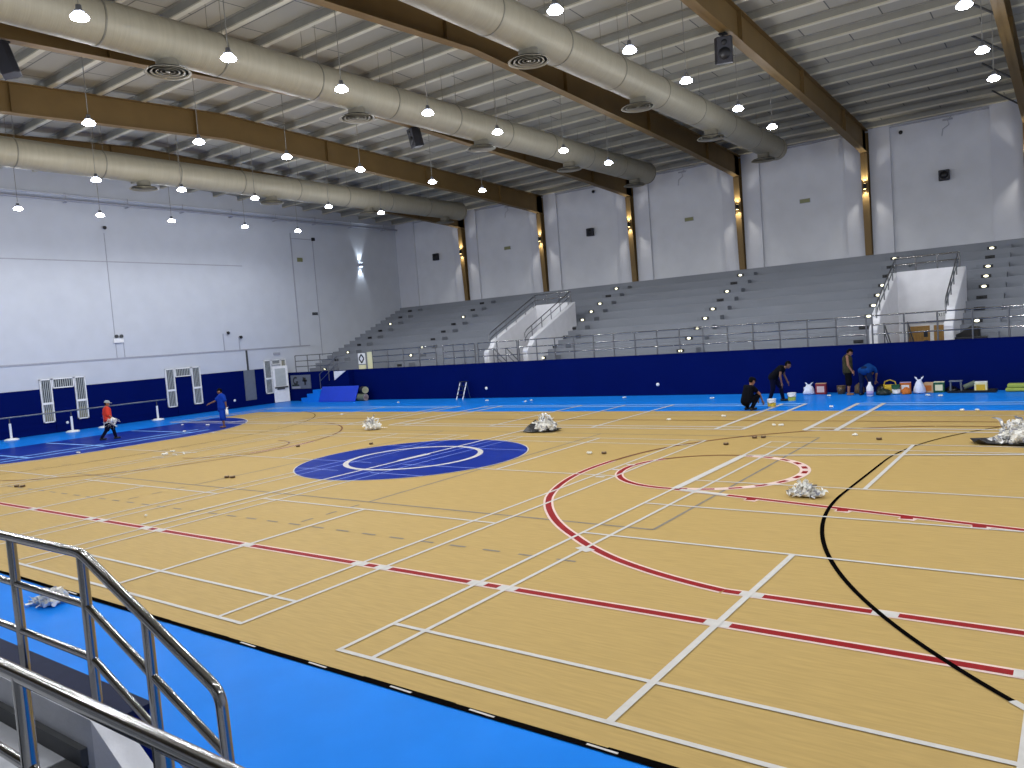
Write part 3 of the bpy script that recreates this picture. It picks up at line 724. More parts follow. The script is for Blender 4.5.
for k in range(3): obj('post', MB().tube([(-29.6+.8*k, 24.58, .7+.49*k), (-29.6+.8*k, 24.58, min(2.57, 1.57+.49*k))], .022, 8), 'steel_dull', t)
m = MB(); Mm = Matrix.Translation(V((-29.35, 24.1, .012))) @ Matrix.Rotation(math.radians(-24), 4, 'X')
m.box(0, 3.05, 0, .07, 0, .93, Mm)
obj('gym_mat', m, 'mat_blue', label='royal blue gym mat leaning in front of the corner stairs', cat='mat', bevel=.02)
def roll(c, d, L, r, lab, mo, mi_, n=3):
    d = V(d).normalized(); q = d.to_track_quat('Z', 'Y').to_matrix().to_4x4()
    t = thing('rolled_mat', lab, 'rolled mat', c)
    obj('roll', MB().lathe([(r*.25, 0), (r*.92, 0), (r, .02), (r, L-.02), (r*.92, L), (r*.25, L)], 22, c, q), mo, t)
    m = MB()
    for k in range(4): m.lathe([(r*(.25+.2*k), -.004), (r*(.33+.2*k), -.004)], 22, c, q)
    obj('roll_end', m, mi_, t, fix=False)
roll((-25.75, 24.45, .2), (-1, .05, 0), .7, .2, 'pale green rolled mat lying on the blue floor by the gym mat', 'roll_green', 'pink')
roll((-25.7, 24.4, .6), (-.8, .4, .0), .6, .2, 'cream and black rolled mat on top of the pale green roll', 'black', 'cream')
t = thing('step_ladder', 'small white folding step ladder against the blue front wall', 'ladder', (-18.9, 24.5, 0))
m = MB()
for x in (-19.1, -18.7): obj('rail', MB().tube([(x, 24.3, 0), (x+.06, 24.62, .85)], .028, 8), 'offwhite', t)
for x in (-19.06, -18.72): obj('rear_leg', MB().tube([(x+.02, 24.9, 0), (x+.06, 24.64, .85)], .02, 8), 'steel_dull', t)
for q in (.25, .5, .75): obj('tread', MB().box(-19.11+.06*q, -18.68+.06*q, 24.3+.32*q-.07, 24.3+.32*q+.07, .85*q, .85*q+.03), 'black', t)
obj('top_cap', MB().box(-19.08, -18.6, 24.54, 24.74, .85, .89), 'black', t)

# ballet barre on white stands along the left wall
xb = -32.25
t = thing('barre', 'long thin barre rail along the blue left wall on white stands', 'rail', (xb, 10, 1))
obj('rail', MB().tube([(xb, -2, 1.0), (xb, 16.6, 1.02)], .035, 10), 'steel_dull', t)
for i, y in enumerate((9.3, 11.9, 13.4, 16.1)):
    s = thing('barre_stand', 'white round-based stand under the barre, '+['nearest the left picture edge', 'just left of the red-shirted person', 'behind the red-shirted person', 'below the slatted frame nearer the corner'][i], 'stand', (xb, y, 0), 'barre stands')
    obj('base', MB().lathe([(0, 0), (.3, 0), (.3, .04), (.22, .08), (.06, .1)], 24, (xb, y, 0)), 'offwhite', s)
    obj('post', MB().tube([(xb, y, .08), (xb, y, .75)], .05, 12), 'offwhite', s)
    obj('fork', MB().tube([(xb, y, .75), (xb, y, .975)], .025, 8), 'dark_grey', s)

# ------------------------------------------------------------------ speakers hanging from beams
def hang_speaker(x, y, z, rz, tilt, lab):
    t = thing('hanging_speaker', lab, 'speaker', (x, y, z), 'speakers hanging from the beams')
    Mo = Matrix.Translation(V((x, y, z))) @ Matrix.Rotation(rz, 4, 'Z') @ Matrix.Rotation(tilt, 4, 'X')
    m = MB(); pts = [(-.2, -.2), (.2, -.2), (.26, .08), (.17, .2), (-.17, .2), (-.26, .08)]
    vs = [Mo @ V((a, b, zz)) for zz in (-.36, .36) for a, b in pts]
    m.add(vs, [tuple(reversed(range(6))), tuple(range(6, 12))]+[(i, (i+1) % 6, 6+(i+1) % 6, 6+i) for i in range(6)])
    obj('cabinet', m, 'speaker_black', t, bevel=.02)
    m = MB(); Rx = Mo @ Matrix.Translation(V((0, -.205, -.1))) @ Matrix.Rotation(PI/2, 4, 'X'); m.lathe([(0, 0), (.17, 0), (.17, .01), (0, .01)], 20, (0, 0, 0), Rx)
    Rx = Mo @ Matrix.Translation(V((0, -.205, .2))) @ Matrix.Rotation(PI/2, 4, 'X'); m.lathe([(0, 0), (.08, 0), (.08, .01), (0, .01)], 16, (0, 0, 0), Rx); obj('driver', m, 'black', t)
    obj('hanging_rod', MB().tube([(x, y, z+.35), (x, y, ztop(y)-.97)], .04, 8).box(x-.1, x+.1, y-.1, y+.1, ztop(y)-1.02, ztop(y)-.985), 'black', t)
hang_speaker(-2.1, 17.5, 10.72, math.radians(25), math.radians(12), 'black speaker hanging from the beam right of the ducts, top centre')
hang_speaker(-14.45, 17.7, 10.85, math.radians(-20), math.radians(12), 'black speaker hanging below the middle duct')
hang_speaker(-14.45, 3.5, 10.4, math.radians(-30), math.radians(16), 'black speaker cut by the upper left picture edge')

# ------------------------------------------------------------------ near stand: parapets and steel handrails
ns = thing('near_stand', 'white and navy parapet of the near stand below the handrails', 'stand wall', (2, -3.2, 0)); ns['kind'] = 'structure'
ZP = 1.22
obj('navy_parapet', MB().box(XL, 2.12, -3.36, -2.98, 0, ZP), ['navy'], ns)
obj('parapet_cap', MB().box(XL, 2.12, -3.36, -2.96, ZP, ZP+.03), 'navy_top', ns)
obj('white_parapet', MB().prism([(XL, 0), (XL, 1.45), (2.48, 1.45), (2.48, 0)], 1, -3.42, -3.36), 'concrete', ns)
obj('white_parapet_slope', MB().prism([(2.48, 0), (2.48, 1.45), (3.9, .6), (3.9, 0)], 1, -3.42, -3.31), 'tunnel_white', ns)  # same white wall, painted paler to stand for the brighter light on the slope
obj('near_walkway', MB().box(XL, 2.26, -5.6, -3.42, 0, 1.23), 'concrete', ns)
obj('dark_nosing', MB().box(2.26, 2.42, -5.6, -3.42, .9, 1.231), 'dark_grey', ns, bevel=.015)
obj('dark_skirting', MB().box(XL, 2.42, -3.45, -3.42, 1.231, 1.312), 'dark_grey', ns)
obj('camera_landing', MB().box(2.42, XR, -5.6, -4.4, 0, .9), 'concrete', ns)
for k in range(9): obj('tier', MB().box(XL, XR, YN, -5.6-k*1.05, 0, 1.25+.412*k), 'tier', ns)
def bend(pts, r=.06, n=5):
    out = [V(pts[0])]
    for i in range(1, len(pts)-1):
        p = V(pts[i]); a = (V(pts[i-1])-p).normalized()*r; c = (V(pts[i+1])-p).normalized()*r
        for k in range(n+1):
            t_ = k/n; out.append((p+a)*(1-t_)**2+p*2*t_*(1-t_)+(p+c)*t_*t_)
    return out+[V(pts[-1])]
YA = -3.2
t = thing('handrail', 'polished steel handrail bending down beside the near stairs, against the blue floor', 'handrail', (1.2, YA, ZP), 'near steel handrails')
obj('top_rail', MB().tube(bend([(-3, YA, 2.09), (2.06, YA, 2.09), (3.15, YA, 1.63), (3.19, YA, .6)]), .025, 14), 'steel', t)
for a, b2 in ((1.83, 1.83-.0), (1.565, 1.565)):
    d = 2.09-a
    obj('mid_rail', MB().tube(bend([(-3, YA, a), (2.06, YA, a), (3.17, YA, 1.62-d)]), .019, 12), 'steel', t)
for x, zt_, zb in ((1.24, 2.09, ZP), (2.06, 2.09, ZP), (2.62, 1.86, .8), (.2, 2.09, ZP), (-.8, 2.09, ZP)):
    obj('post', MB().tube([(x, YA, zb), (x, YA, zt_)], .025, 12), 'steel', t)
    pass
YB2 = -3.88
t = thing('handrail', 'polished steel handrail nearest the camera at the bottom left corner', 'handrail', (3.1, YB2, .72), 'near steel handrails')
obj('top_rail', MB().tube([(-3, YB2, 1.965), (6.2, YB2, 1.965)], .026, 14), 'steel', t)
obj('mid_rail', MB().tube([(-3, YB2, 1.64), (3.1, YB2, 1.64)], .019, 12), 'steel', t)
obj('mid_rail', MB().tube([(3.1, YB2, 1.64), (4.1, YB2, 1.25)], .019, 12), 'steel', t)
for x in (2.05, 3.08, 3.98): obj('post', MB().tube([(x, YB2, .7 if x < 3.5 else .6), (x, YB2, 1.965)], .027, 12), 'steel', t)

# ------------------------------------------------------------------ people
def capsule(m, a, b, r0, r1=None):
    a, b = V(a), V(b); r1 = r0 if r1 is None else r1
    m.ball(a, r0, 12, 8); m.ball(b, r1, 12, 8)
    if (b-a).length > 1e-4: m.tube([a, b], r0, 12, True, r1)
def fuse(name, m, mt, parent, vox, smooth=3, sub=False):
    """melts overlapping solids into one continuous skin"""
    me = bpy.data.meshes.new(name); me.from_pydata(m.v, [], m.f)
    bm = bmesh.new(); bm.from_mesh(me); bmesh.ops.recalc_face_normals(bm, faces=bm.faces); bm.to_mesh(me); bm.free()
    o = bpy.data.objects.new(name, me); C.objects.link(o)
    r = o.modifiers.new('r', 'REMESH'); r.mode = 'VOXEL'; r.voxel_size = vox; r.use_smooth_shade = True
    s = o.modifiers.new('s', 'SMOOTH'); s.iterations = smooth; s.factor = .5
    bpy.context.view_layer.update()
    dg = bpy.context.evaluated_depsgraph_get()
    me2 = bpy.data.meshes.new_from_object(o.evaluated_get(dg))
    bpy.data.objects.remove(o); bpy.data.meshes.remove(me)
    me2.name = name; me2.materials.clear(); me2.materials.append(MATS[mt])
    me2.polygons.foreach_set('use_smooth', [True]*len(me2.polygons))
    o = bpy.data.objects.new(name, me2); C.objects.link(o); o.parent = parent
    return o
STAND = dict(pelvis=(0, 0, .92), chest=(.0, 0, 1.27), neck=(.01, 0, 1.41), head=(.03, 0, 1.56),
             shL=(0, .185, 1.37), shR=(0, -.185, 1.37), elL=(-.03, .23, 1.09), elR=(-.03, -.23, 1.09), wrL=(.03, .24, .86), wrR=(.03, -.24, .86),
             hipL=(0, .09, .88), hipR=(0, -.09, .88), knL=(.02, .1, .47), knR=(.02, -.1, .47), anL=(0, .1, .08), anR=(0, -.1, .08))
def person(lab, loc, rotz, pose, shirt, trouser, skin='skin', hd=(1, 0, -.15), hat=None, sleeve=.75, leg='full', foot=(1, 0, 0), shoe='black', tank=False, loose=0):
    J = {k: V(v) for k, v in {**STAND, **pose}.items()}
    t = thing('person', lab, 'person', (0, 0, 0))
    hd = V(hd).normalized()
    m = MB(); capsule(m, J['pelvis'], J['chest'], .12, .13)
    for s in 'LR':
        capsule(m, J['hip'+s], J['sh'+s]*.55+J['chest']*.45, .095, .085); capsule(m, J['chest']*.5+J['neck']*.5, J['sh'+s], .06, .055)
        capsule(m, J['sh'+s], J['el'+s], .05, .04); capsule(m, J['el'+s], J['wr'+s], .04, .027)
        capsule(m, J['hip'+s], J['kn'+s], .088, .056); capsule(m, J['kn'+s], J['kn'+s]*.6+J['an'+s]*.4, .056, .054); capsule(m, J['kn'+s]*.6+J['an'+s]*.4, J['an'+s], .054, .036)
        f = V(foot).normalized(); a = J['an'+s]; bz = V((a.x, a.y, a.z-.045)); capsule(m, bz-f*.04, bz+f*.14, .036, .03)
        d = (J['wr'+s]-J['el'+s]).normalized(); sd = d.cross(V((1, 0, 0)) if abs(d.x) < .8 else V((0, 0, 1))).normalized(); pn = d.cross(sd).normalized()
        w0 = J['wr'+s]; m.ball(w0+d*.05, .04, 10, 8, (1, 1, 1)); capsule(m, w0+d*.03+sd*.018, w0+d*.085+sd*.026, .015); capsule(m, w0+d*.03-sd*.018, w0+d*.085-sd*.026, .015)
        for q, L in ((-.03, .06), (-.011, .075), (.011, .07), (.03, .052)):
            k = w0+d*.095+sd*q; kn = k+d*L*.55+pn*.008; capsule(m, k, kn, .0095, .009); capsule(m, kn, kn+d*L*.4+pn*.022, .009, .008)
        k = w0+d*.04+sd*.04; capsule(m, k, k+(d*.6+sd*.8).normalized()*.035, .012, .011); capsule(m, k+(d*.6+sd*.8).normalized()*.035, k+(d*.8+sd*.5).normalized()*.07, .011, .009)
    h = J['head']; capsule(m, J['neck']-V((0, 0, .03)), h-hd*.02-V((0, 0, .06)), .055, .05)
    up = (V((0, 0, 1))-hd*hd.z).normalized(); sdv = up.cross(hd)
    Rm = Matrix((hd, sdv, up)).transposed().to_4x4()
    def hp(x, y, z): return h+hd*x+sdv*y+up*z
    m.ball(h, .1, 16, 12, (.98, .78, 1.18), Rm); m.ball(hp(.035, 0, -.06), .066, 12, 8, (1, .85, 1), Rm)
    capsule(m, hp(.092, 0, .01), hp(.108, 0, -.022), .01, .014)
    for s in (-1, 1): m.ball(hp(-.005, .08*s, -.005), .022, 8, 6, (.8, .5, 1.3), Rm)
    fuse('body', m, skin, t, .0085, 2)
    e = MB()
    for s in (-1, 1): e.ball(hp(.088, .034*s, .018), .012, 8, 6)
    obj('eye', e, 'black', t); e = MB(); e.ball(hp(.092, 0, -.055), .02, 8, 6, (.5, 1.2, .25), Rm); obj('mouth', e, 'pink', t)
    c = MB(); c.ball(hp(-.012, 0, .022), .106, 16, 12, (1, .84, 1.1), Rm)
    c.v = [tuple(V(p)) if True else p for p in c.v]
    keep = MB(); keep.v = c.v
    for f_, sm in zip(c.f, c.sm):
        cc = sum((V(c.v[i]) for i in f_), V((0, 0, 0)))/len(f_)-h
        if cc.dot(up) > .045 or (cc.dot(hd) < -.0 and cc.dot(up) > -.06): keep.f.append(f_); keep.sm.append(True); keep.m.append(0)
    obj('hair', keep, 'hair', t)
    if hat:
        c = MB(); c.lathe([(.116, .035), (.114, .07), (.095, .115), (.05, .138), (0, .142)], 18, (0, 0, 0), Matrix.Translation(h) @ Rm @ Matrix.Diagonal((1.0, .88, 1, 1)))
        pts = [hp(.1*math.cos(a)+.0, .1*math.sin(a)*.88, .04) for a in [-1.1+.22*i for i in range(11)]]; pts2 = [hp(.1+.1*math.cos(a*.9), .085*math.sin(a), .028) for a in [1.1-.22*i for i in range(11)]]
        n = len(pts)+len(pts2); q = pts+pts2; c.add(q+[p+up*.008 for p in q], [tuple(range(n)), tuple(reversed(range(n, 2*n)))]+[(i, (i+1) % n, n+(i+1) % n, n+i) for i in range(n)])
        obj('cap', c, hat, t)
    m = MB(); capsule(m, J['pelvis']+V((0, 0, -.03-loose*2)), J['chest'], .15+loose, .155+loose*.6)
    for s in 'LR':
        capsule(m, J['hip'+s], J['sh'+s]*.55+J['chest']*.45, .124+loose, .112+loose*.6); capsule(m, J['chest'], J['sh'+s]*(.6 if tank else .92)+J['chest']*(.4 if tank else .08), .09, .062)
        if not tank: capsule(m, J['sh'+s], J['sh'+s].lerp(J['el'+s], sleeve), .072+loose*.3, .07+loose*.5)
    sh = fuse('top', m, shirt, t, .013, 3)
    m = MB(); capsule(m, J['hipL'], J['hipR'], .118, .118); capsule(m, J['pelvis'], J['pelvis']+V((0, 0, .02)), .125)
    for s in 'LR':
        capsule(m, J['hip'+s], J['kn'+s], .112+loose*.4, .084+loose)
        if leg == 'full': capsule(m, J['kn'+s], J['an'+s]+V((0, 0, .02)), .076, .062)
        elif leg == 'short': capsule(m, J['kn'+s], J['kn'+s].lerp(J['an'+s], .12), .084+loose, .082+loose)
    fuse('trousers', m, trouser, t, .013, 3)
    for s in 'LR':
        if shoe:
            m = MB(); a = J['an'+s]; f = V(foot).normalized(); bz = V((a.x, a.y, a.z-.035)); capsule(m, bz-f*.05, bz+f*.15, .047, .04); fuse('shoe', m, shoe, t, .012, 2)
    t.location = loc; t.rotation_euler = (0, 0, math.radians(rotz))
    return t
p1 = dict(knL=(.16, .1, .5), anL=(.24, .1, .08), knR=(-.06, -.1, .47), anR=(-.3, -.1, .1), elR=(.02, -.26, 1.09), wrR=(.2, -.25, .93), elL=(-.12, .24, 1.1), wrL=(-.1, .26, .86))
P1 = person('person in orange-red shirt and grey cap walking with a white bundle', (-25.7, 10.4, 0), 64, p1, 'red_cloth', 'navy_cloth', hd=(1, -.3, -.15), hat='cap_grey', sleeve=.95, loose=.025)
P1.scale = (.94, .94, .94)
p2 = dict(elR=(.24, -.2, 1.16), wrR=(.47, -.16, 1.07), elL=(-.14, .22, 1.11), wrL=(-.16, .22, .86), head=(.05, 0, 1.55))
person('person in loose blue shirt and shorts pointing with one arm by the left wall', (-23.4, 14.1, 0), 237, p2, 'blue_cloth', 'blue_cloth', 'skin_dark', hd=(1, .1, -.35), leg='short', shoe=None, loose=.05)
p3 = dict(pelvis=(-.04, 0, .34), chest=(.12, 0, .68), neck=(.2, 0, .8), head=(.27, 0, .94), shL=(.14, .18, .76), shR=(.14, -.18, .76), hipL=(0, .09, .32), hipR=(0, -.09, .32),
          knL=(.36, .17, .48), knR=(.36, -.17, .48), anL=(.12, .13, .09), anR=(.12, -.13, .09), elL=(.38, .22, .55), elR=(.36, -.23, .52), wrL=(.52, .15, .33), wrR=(.52, -.15, .28))
person('person in black crouching on the court edge with back half turned', (-2.75, 19.55, 0), 58, p3, 'black_cloth', 'black_cloth', hd=(1, -.2, -.35), hat='black_cloth', sleeve=.5)
p4 = dict(pelvis=(-.1, 0, .88), chest=(.2, 0, 1.12), neck=(.32, 0, 1.2), head=(.44, 0, 1.27), shL=(.24, .18, 1.18), shR=(.24, -.18, 1.18), hipL=(-.08, .09, .84), hipR=(-.08, -.09, .84),
          knL=(.14, .12, .5), knR=(-.08, -.12, .46), anL=(.2, .12, .08), anR=(-.2, -.13, .08), elL=(.26, .22, .9), elR=(.2, -.24, .9), wrL=(.36, .2, .68), wrR=(.24, -.22, .64))
q4 = person('person in dark sports clothes stooping over two paint buckets', (-2.62, 22.2, 0), 8, p4, 'black_cloth', 'navy_cloth', 'skin_dark', hd=(1, -.1, -.4), sleeve=.3)
obj('shirt_print', MB().ball(V((.2, -.17, 1.1))+wloc(q4), .06, 10, 8, (1.3, .6, 1)), 'offwhite', q4)
p5 = dict(head=(.09, 0, 1.51), neck=(.04, 0, 1.4), elR=(.02, -.22, 1.08), wrR=(.14, -.2, .85), elL=(.02, .22, 1.08), wrL=(.15, .18, .86))
person('standing person in camouflage tank top and black shorts looking down', (-.66, 24.05, 0), 12, p5, 'camo', 'black_cloth', hd=(1, -.15, -.7), leg='short', tank=True, shoe=None, loose=.025)
p6 = dict(pelvis=(-.12, 0, .88), chest=(.2, 0, .94), neck=(.33, 0, .88), head=(.43, 0, .76), shL=(.26, .18, .9), shR=(.26, -.18, .9), hipL=(-.1, .11, .86), hipR=(-.1, -.11, .86),
          knL=(-.02, .16, .47), knR=(-.02, -.16, .47), anL=(-.08, .17, .08), anR=(-.08, -.17, .08), elL=(.3, .22, .72), elR=(.3, -.22, .72), wrL=(.42, .14, .48), wrR=(.42, -.14, .48))
person('person in blue shirt and jeans bending down over things by the wall', (-.05, 24.0, 0), 78, p6, 'teal_cloth', 'jean', hd=(.5, 0, -1), sleeve=.6)

# ------------------------------------------------------------------ removed masking tape in heaps
def tape_pile(c, rx, ry, h, seed, lab, sheet=None, n=110):
    rn = random.Random(seed); t = thing('tape_pile', lab, 'heap of tape', c, 'heaps of removed tape'); cx, cy, cz = c
    ang = math.radians(-33)
    m = MB()
    for k in range(16):
        a = rn.uniform(0, 2*PI); d = rn.random()**.6*.72; r = min(rx, ry)*rn.uniform(.22, .42)
        zc = cz+max(.04, h*(1-d)*rn.uniform(.25, .62)); r = min(r, zc-cz+.02)
        n0 = len(m.v); m.ball((cx+rx*d*math.cos(a), cy+ry*d*math.sin(a), zc), r, 12, 8)
        m.v[n0:] = [tuple(V(p)+V((rn.uniform(-1, 1), rn.uniform(-1, 1), rn.uniform(-1, 1)))*r*.14) for p in m.v[n0:]]
    m.v = [(x, y, max(z, cz+.012)) for x, y, z in m.v]; m.sm = [False]*len(m.sm)
    obj('crumpled_tape', m, 'tape_white', t)
    s = MB(); pk_ = 0
    for k in range(n):
        a = rn.uniform(0, 2*PI); d = rn.random()**.5
        p = V((cx+rx*d*math.cos(a), cy+ry*d*math.sin(a), cz+.03+h*(1-d**1.6)*rn.uniform(.5, .82)))
        dr = V((rn.uniform(-1, 1), rn.uniform(-1, 1), rn.uniform(-.6, .5))).normalized(); wv = V((rn.uniform(-1, 1), rn.uniform(-1, 1), rn.uniform(-1, 1))).normalized()*rn.uniform(.02, .04)
        L = []; st = rn.uniform(.025, .045)*(1 if h > .3 else .6); ax = V((rn.uniform(-1, 1), rn.uniform(-1, 1), rn.uniform(-1, 1))).normalized(); tw = rn.choice((-1, 1))*rn.uniform(.6, 1.1)
        for i in range(rn.randint(5, 9)):
            L.append((p-wv, p+wv)); dr = Matrix.Rotation(tw, 3, ax) @ dr; p = p+dr*st
            if p.z < cz+.03: p.z = cz+.03; dr.z = abs(dr.z)
        s.mi(rn.choice((0, 0, 0, 1, 2)))
        for i in range(len(L)-1): s.quad(L[i][0], L[i][1], L[i+1][1], L[i+1][0])
    obj('tape_strip', s, ['tape_white', 'offwhite', 'conduit'], t, fix=False)
    if sheet:
        m = MB(); top = [V((cx+x, cy+y, cz+zz)) for x, y, zz in sheet]; k = len(top); ctr = V((cx, cy, cz+.03))
        m.add(top+[p-V((0, 0, .012)) for p in top], [tuple(range(k)), tuple(reversed(range(k, 2*k)))]+[(i, k+i, k+(i+1) % k, (i+1) % k) for i in range(k)])
        obj('plastic_sheet', m, 'plastic_black', t)
tape_pile((-14.45, 14.2, .01), .3, .28, .5, 1, 'small heap of removed white tape beyond the blue centre disc, without sheet')
tape_pile((-7.2, 14.5, .03), .38, .34, .6, 2, 'heap of removed white tape on a dark sheet right of the centre disc',
          [(-.58, -.4, .015), (-.2, -.42, .015), (.38, -.2, .015), (.48, .15, .05), (.2, .4, .02), (-.25, .38, .02), (-.42, .1, .32), (-.52, -.2, .16)])
tape_pile((2.3, 7.98, .01), .28, .22, .2, 3, 'low heap of removed tape lying inside the dashed circle near the black arc', n=120)
tape_pile((4.95, 13.95, .03), .5, .45, .62, 4, 'largest heap of removed white tape, on a black sheet at the right edge',
          [(-.8, -.3, .02), (-.7, -.42, .1), (-.55, -.4, .02), (.2, -.5, .02), (.9, -.35, .02), (1.0, .3, .02), (.3, .6, .02), (-.5, .4, .02), (-.9, .0, .06)], n=140)
tape_pile((-4.72, -.68, .01), .24, .2, .17, 5, 'crumpled tape heap on the near blue floor behind the steel handrail', n=110)
# the bundle in the walking person's hand, the roll in the pointing person's hand
def crumple(name, c, r, seed, lab, cat, mt='tape_white', sc=(1, 1, 1), n=22):
    rn = random.Random(seed); t = thing(name, lab, cat, c); m = MB()
    for k in range(7):
        n0 = len(m.v); q = V(c)+V((rn.uniform(-.6, .6)*sc[0], rn.uniform(-.6, .6)*sc[1], rn.uniform(-.6, .6)*sc[2]))*r
        m.ball(q, r*.5, 10, 7); m.v[n0:] = [tuple(V(p)+V((rn.uniform(-1, 1), rn.uniform(-1, 1), rn.uniform(-1, 1)))*r*.1) for p in m.v[n0:]]
    m.sm = [False]*len(m.sm); obj('crumpled_core', m, mt, t)
    s = MB()
    for k in range(n):
        p = V(c)+V((rn.gauss(0, .5)*sc[0], rn.gauss(0, .5)*sc[1], rn.gauss(0, .5)*sc[2]))*r; wv = V((rn.uniform(-1, 1), rn.uniform(-1, 1), rn.uniform(-1, 1))).normalized()*.02; dr = V((rn.uniform(-1, 1), rn.uniform(-1, 1), rn.uniform(-1, .6))).normalized()
        L = []
        for i in range(8): L.append((p-wv, p+wv)); dr = (dr+V((rn.uniform(-.5, .5), rn.uniform(-.5, .5), rn.uniform(-.6, .4)))).normalized(); p = p+dr*.05
        for i in range(7): s.quad(L[i][0], L[i][1], L[i+1][1], L[i+1][0])
    obj('loose_strip', s, mt, t, fix=False)
crumple('tape_bundle', (-25.38, 10.42, .76), .14, 11, 'white bundle of crumpled tape carried by the person in orange-red', 'bundle')
c0 = V((-23.10, 14.10, .70)); t = thing('spray_bottle', 'white bottle held down by the person in loose blue shirt', 'bottle', c0)
obj('bottle_body', MB().lathe([(0, -.16), (.055, -.16), (.06, -.1), (.06, .05), (.025, .1), (.025, .13), (0, .13)], 14, c0), 'offwhite', t)
obj('spray_head', MB().box(c0.x-.02, c0.x+.09, c0.y-.015, c0.y+.015, c0.z+.12, c0.z+.16), 'offwhite', t)
# small scraps
SCR = [((-27.28, 14.49), 'white tape scrap on the dark blue goal area, left of the pointing person'), ((-25.34, 14.55), 'white tape scrap on the dark blue area next to the pointing person'), ((-24.14, 12.7), 'curled white tape scrap at the dark blue edge below the barre end'),
       ((-22.37, 7.67), 'white tape scrap on the edge of dark blue, below the red-shirted person'), ((-17.73, 8.21), 'biggest of the white tape scraps on the left wood court'), ((-18.12, 8.72), 'thin white tape scrap just behind the biggest left scrap'),
       ((-3.61, 11.02), 'crumpled cream scrap right of the centre disc, by a brown tape roll'), ((-4.33, 17.11), 'small white scrap on wood straight below the white outlet'), ((-2.92, 17.98), 'small white scrap on wood left of the crouching person'),
       ((-.79, 16.12), 'left one of two white scraps between the thick white strips'), ((-.61, 16.13), 'right one of two white scraps between the thick white strips'), ((1.62, 14.56), 'white scrap on wood below the plastic bags, near a brown roll'),
       ((-9.54, 24.0), 'white scrap on the far blue strip left of the round outlet'), ((-5.42, 23.29), 'white scrap on the far blue strip left of crouching person'), ((-13.9, 22.94), 'nearer of two white scraps close together on the far blue strip'), ((-13.9, 23.33), 'farther of two white scraps close together on the far blue strip'),
       ((-.35, 20.35), 'white scrap on blue between the thick white strips'), ((-1.24, 23.67), 'white scrap on blue between cartons and the standing person'), ((2.32, 23.23), 'round white scrap on blue in front of the black tray'), ((1.92, 23.43), 'white scrap on blue in front of the cartons by the wall'),
       ((3.34, 19.39), 'left white scrap at the wood edge behind the largest tape heap'), ((3.7, 19.39), 'right white scrap at the wood edge behind the largest tape heap'), ((-22.01, 23.13), 'white scrap on far blue strip right of the rolled mats'), ((-16.59, 23.57), 'white scrap on far blue strip right of the step ladder'),
       ((-20.77, 18.32), 'white scrap on wood behind the small tape heap'), ((-8.72, 2.73), 'tiny white scrap at the start of the long centre line')]
for i, ((x, y), lab) in enumerate(SCR):
    rn = random.Random(100+i); r = .065 if i == 4 else .05 if i != 25 else .03; m = MB()
    for k in range(5):
        p = V((x+rn.uniform(-1, 1)*r, y+rn.uniform(-1, 1)*r, .035)); n0 = len(m.v); m.ball(p, r*rn.uniform(.5, .8), 9, 6, (1, 1, .7)); m.v[n0:] = [(a+rn.uniform(-.2, .2)*r, b+rn.uniform(-.2, .2)*r, max(.011, c+rn.uniform(-.2, .2)*r)) for a, b, c in m.v[n0:]]
    m.sm = [False]*len(m.sm)
    if i == 4:
        for k in range(7): a = rn.uniform(-.5, .5); q = V((x+rn.uniform(-.4, .9), y+rn.uniform(-.5, .7), .012)); m.box(-.15, .15, -.02, .02, 0, .006, Matrix.Translation(q) @ Matrix.Rotation(a, 4, 'Z'))
    obj('tape_scrap', m, 'tape_white', label=lab, cat='scrap', group='white tape scraps on the floor', loc=(x, y, .01))
BRN = [((-16.51, 3.45), 'left one of the brown tape roll pair nearest the left edge'), ((-16.3, 3.51), 'right one of the brown tape roll pair nearest the left edge'), ((-11.09, 6.08), 'left one of the brown tape roll pair left of the centre disc'), ((-10.91, 6.12), 'right one of the brown tape roll pair left of the centre disc'),
       ((-11.48, 11.3), 'brown tape roll at the far rim of the blue centre disc'), ((-13.87, 10.44), 'brown tape roll alone left of the centre disc'), ((-3.25, 11.09), 'brown tape roll beside the crumpled cream scrap'), ((-.89, 12.82), 'brown tape roll left of the thick white lines at far right court'),
       ((-.57, 13.9), 'left one of the brown tape roll pair near the crouching person'), ((-.38, 13.99), 'right one of the brown tape roll pair near the crouching person'), ((2.25, 14.02), 'brown tape roll left of the largest tape heap')]
br0 = None
for (x, y), lab in BRN:
    if br0 is None:
        br0 = thing('tape_roll', lab, 'tape roll', (0, 0, 0), 'brown tape rolls on the court')
        obj('tape_ring', MB().lathe([(.03, 0), (.06, 0), (.06, .045), (.03, .045), (.03, 0)], 18), 'brown_tape', br0); obj('card_core', MB().lathe([(.025, .001), (.03, .001), (.03, .046), (.025, .046), (.025, .001)], 18), 'carton', br0)
        br0.location = (x, y, .01)
    else: dup(br0, (x, y, .01), 0, lab)

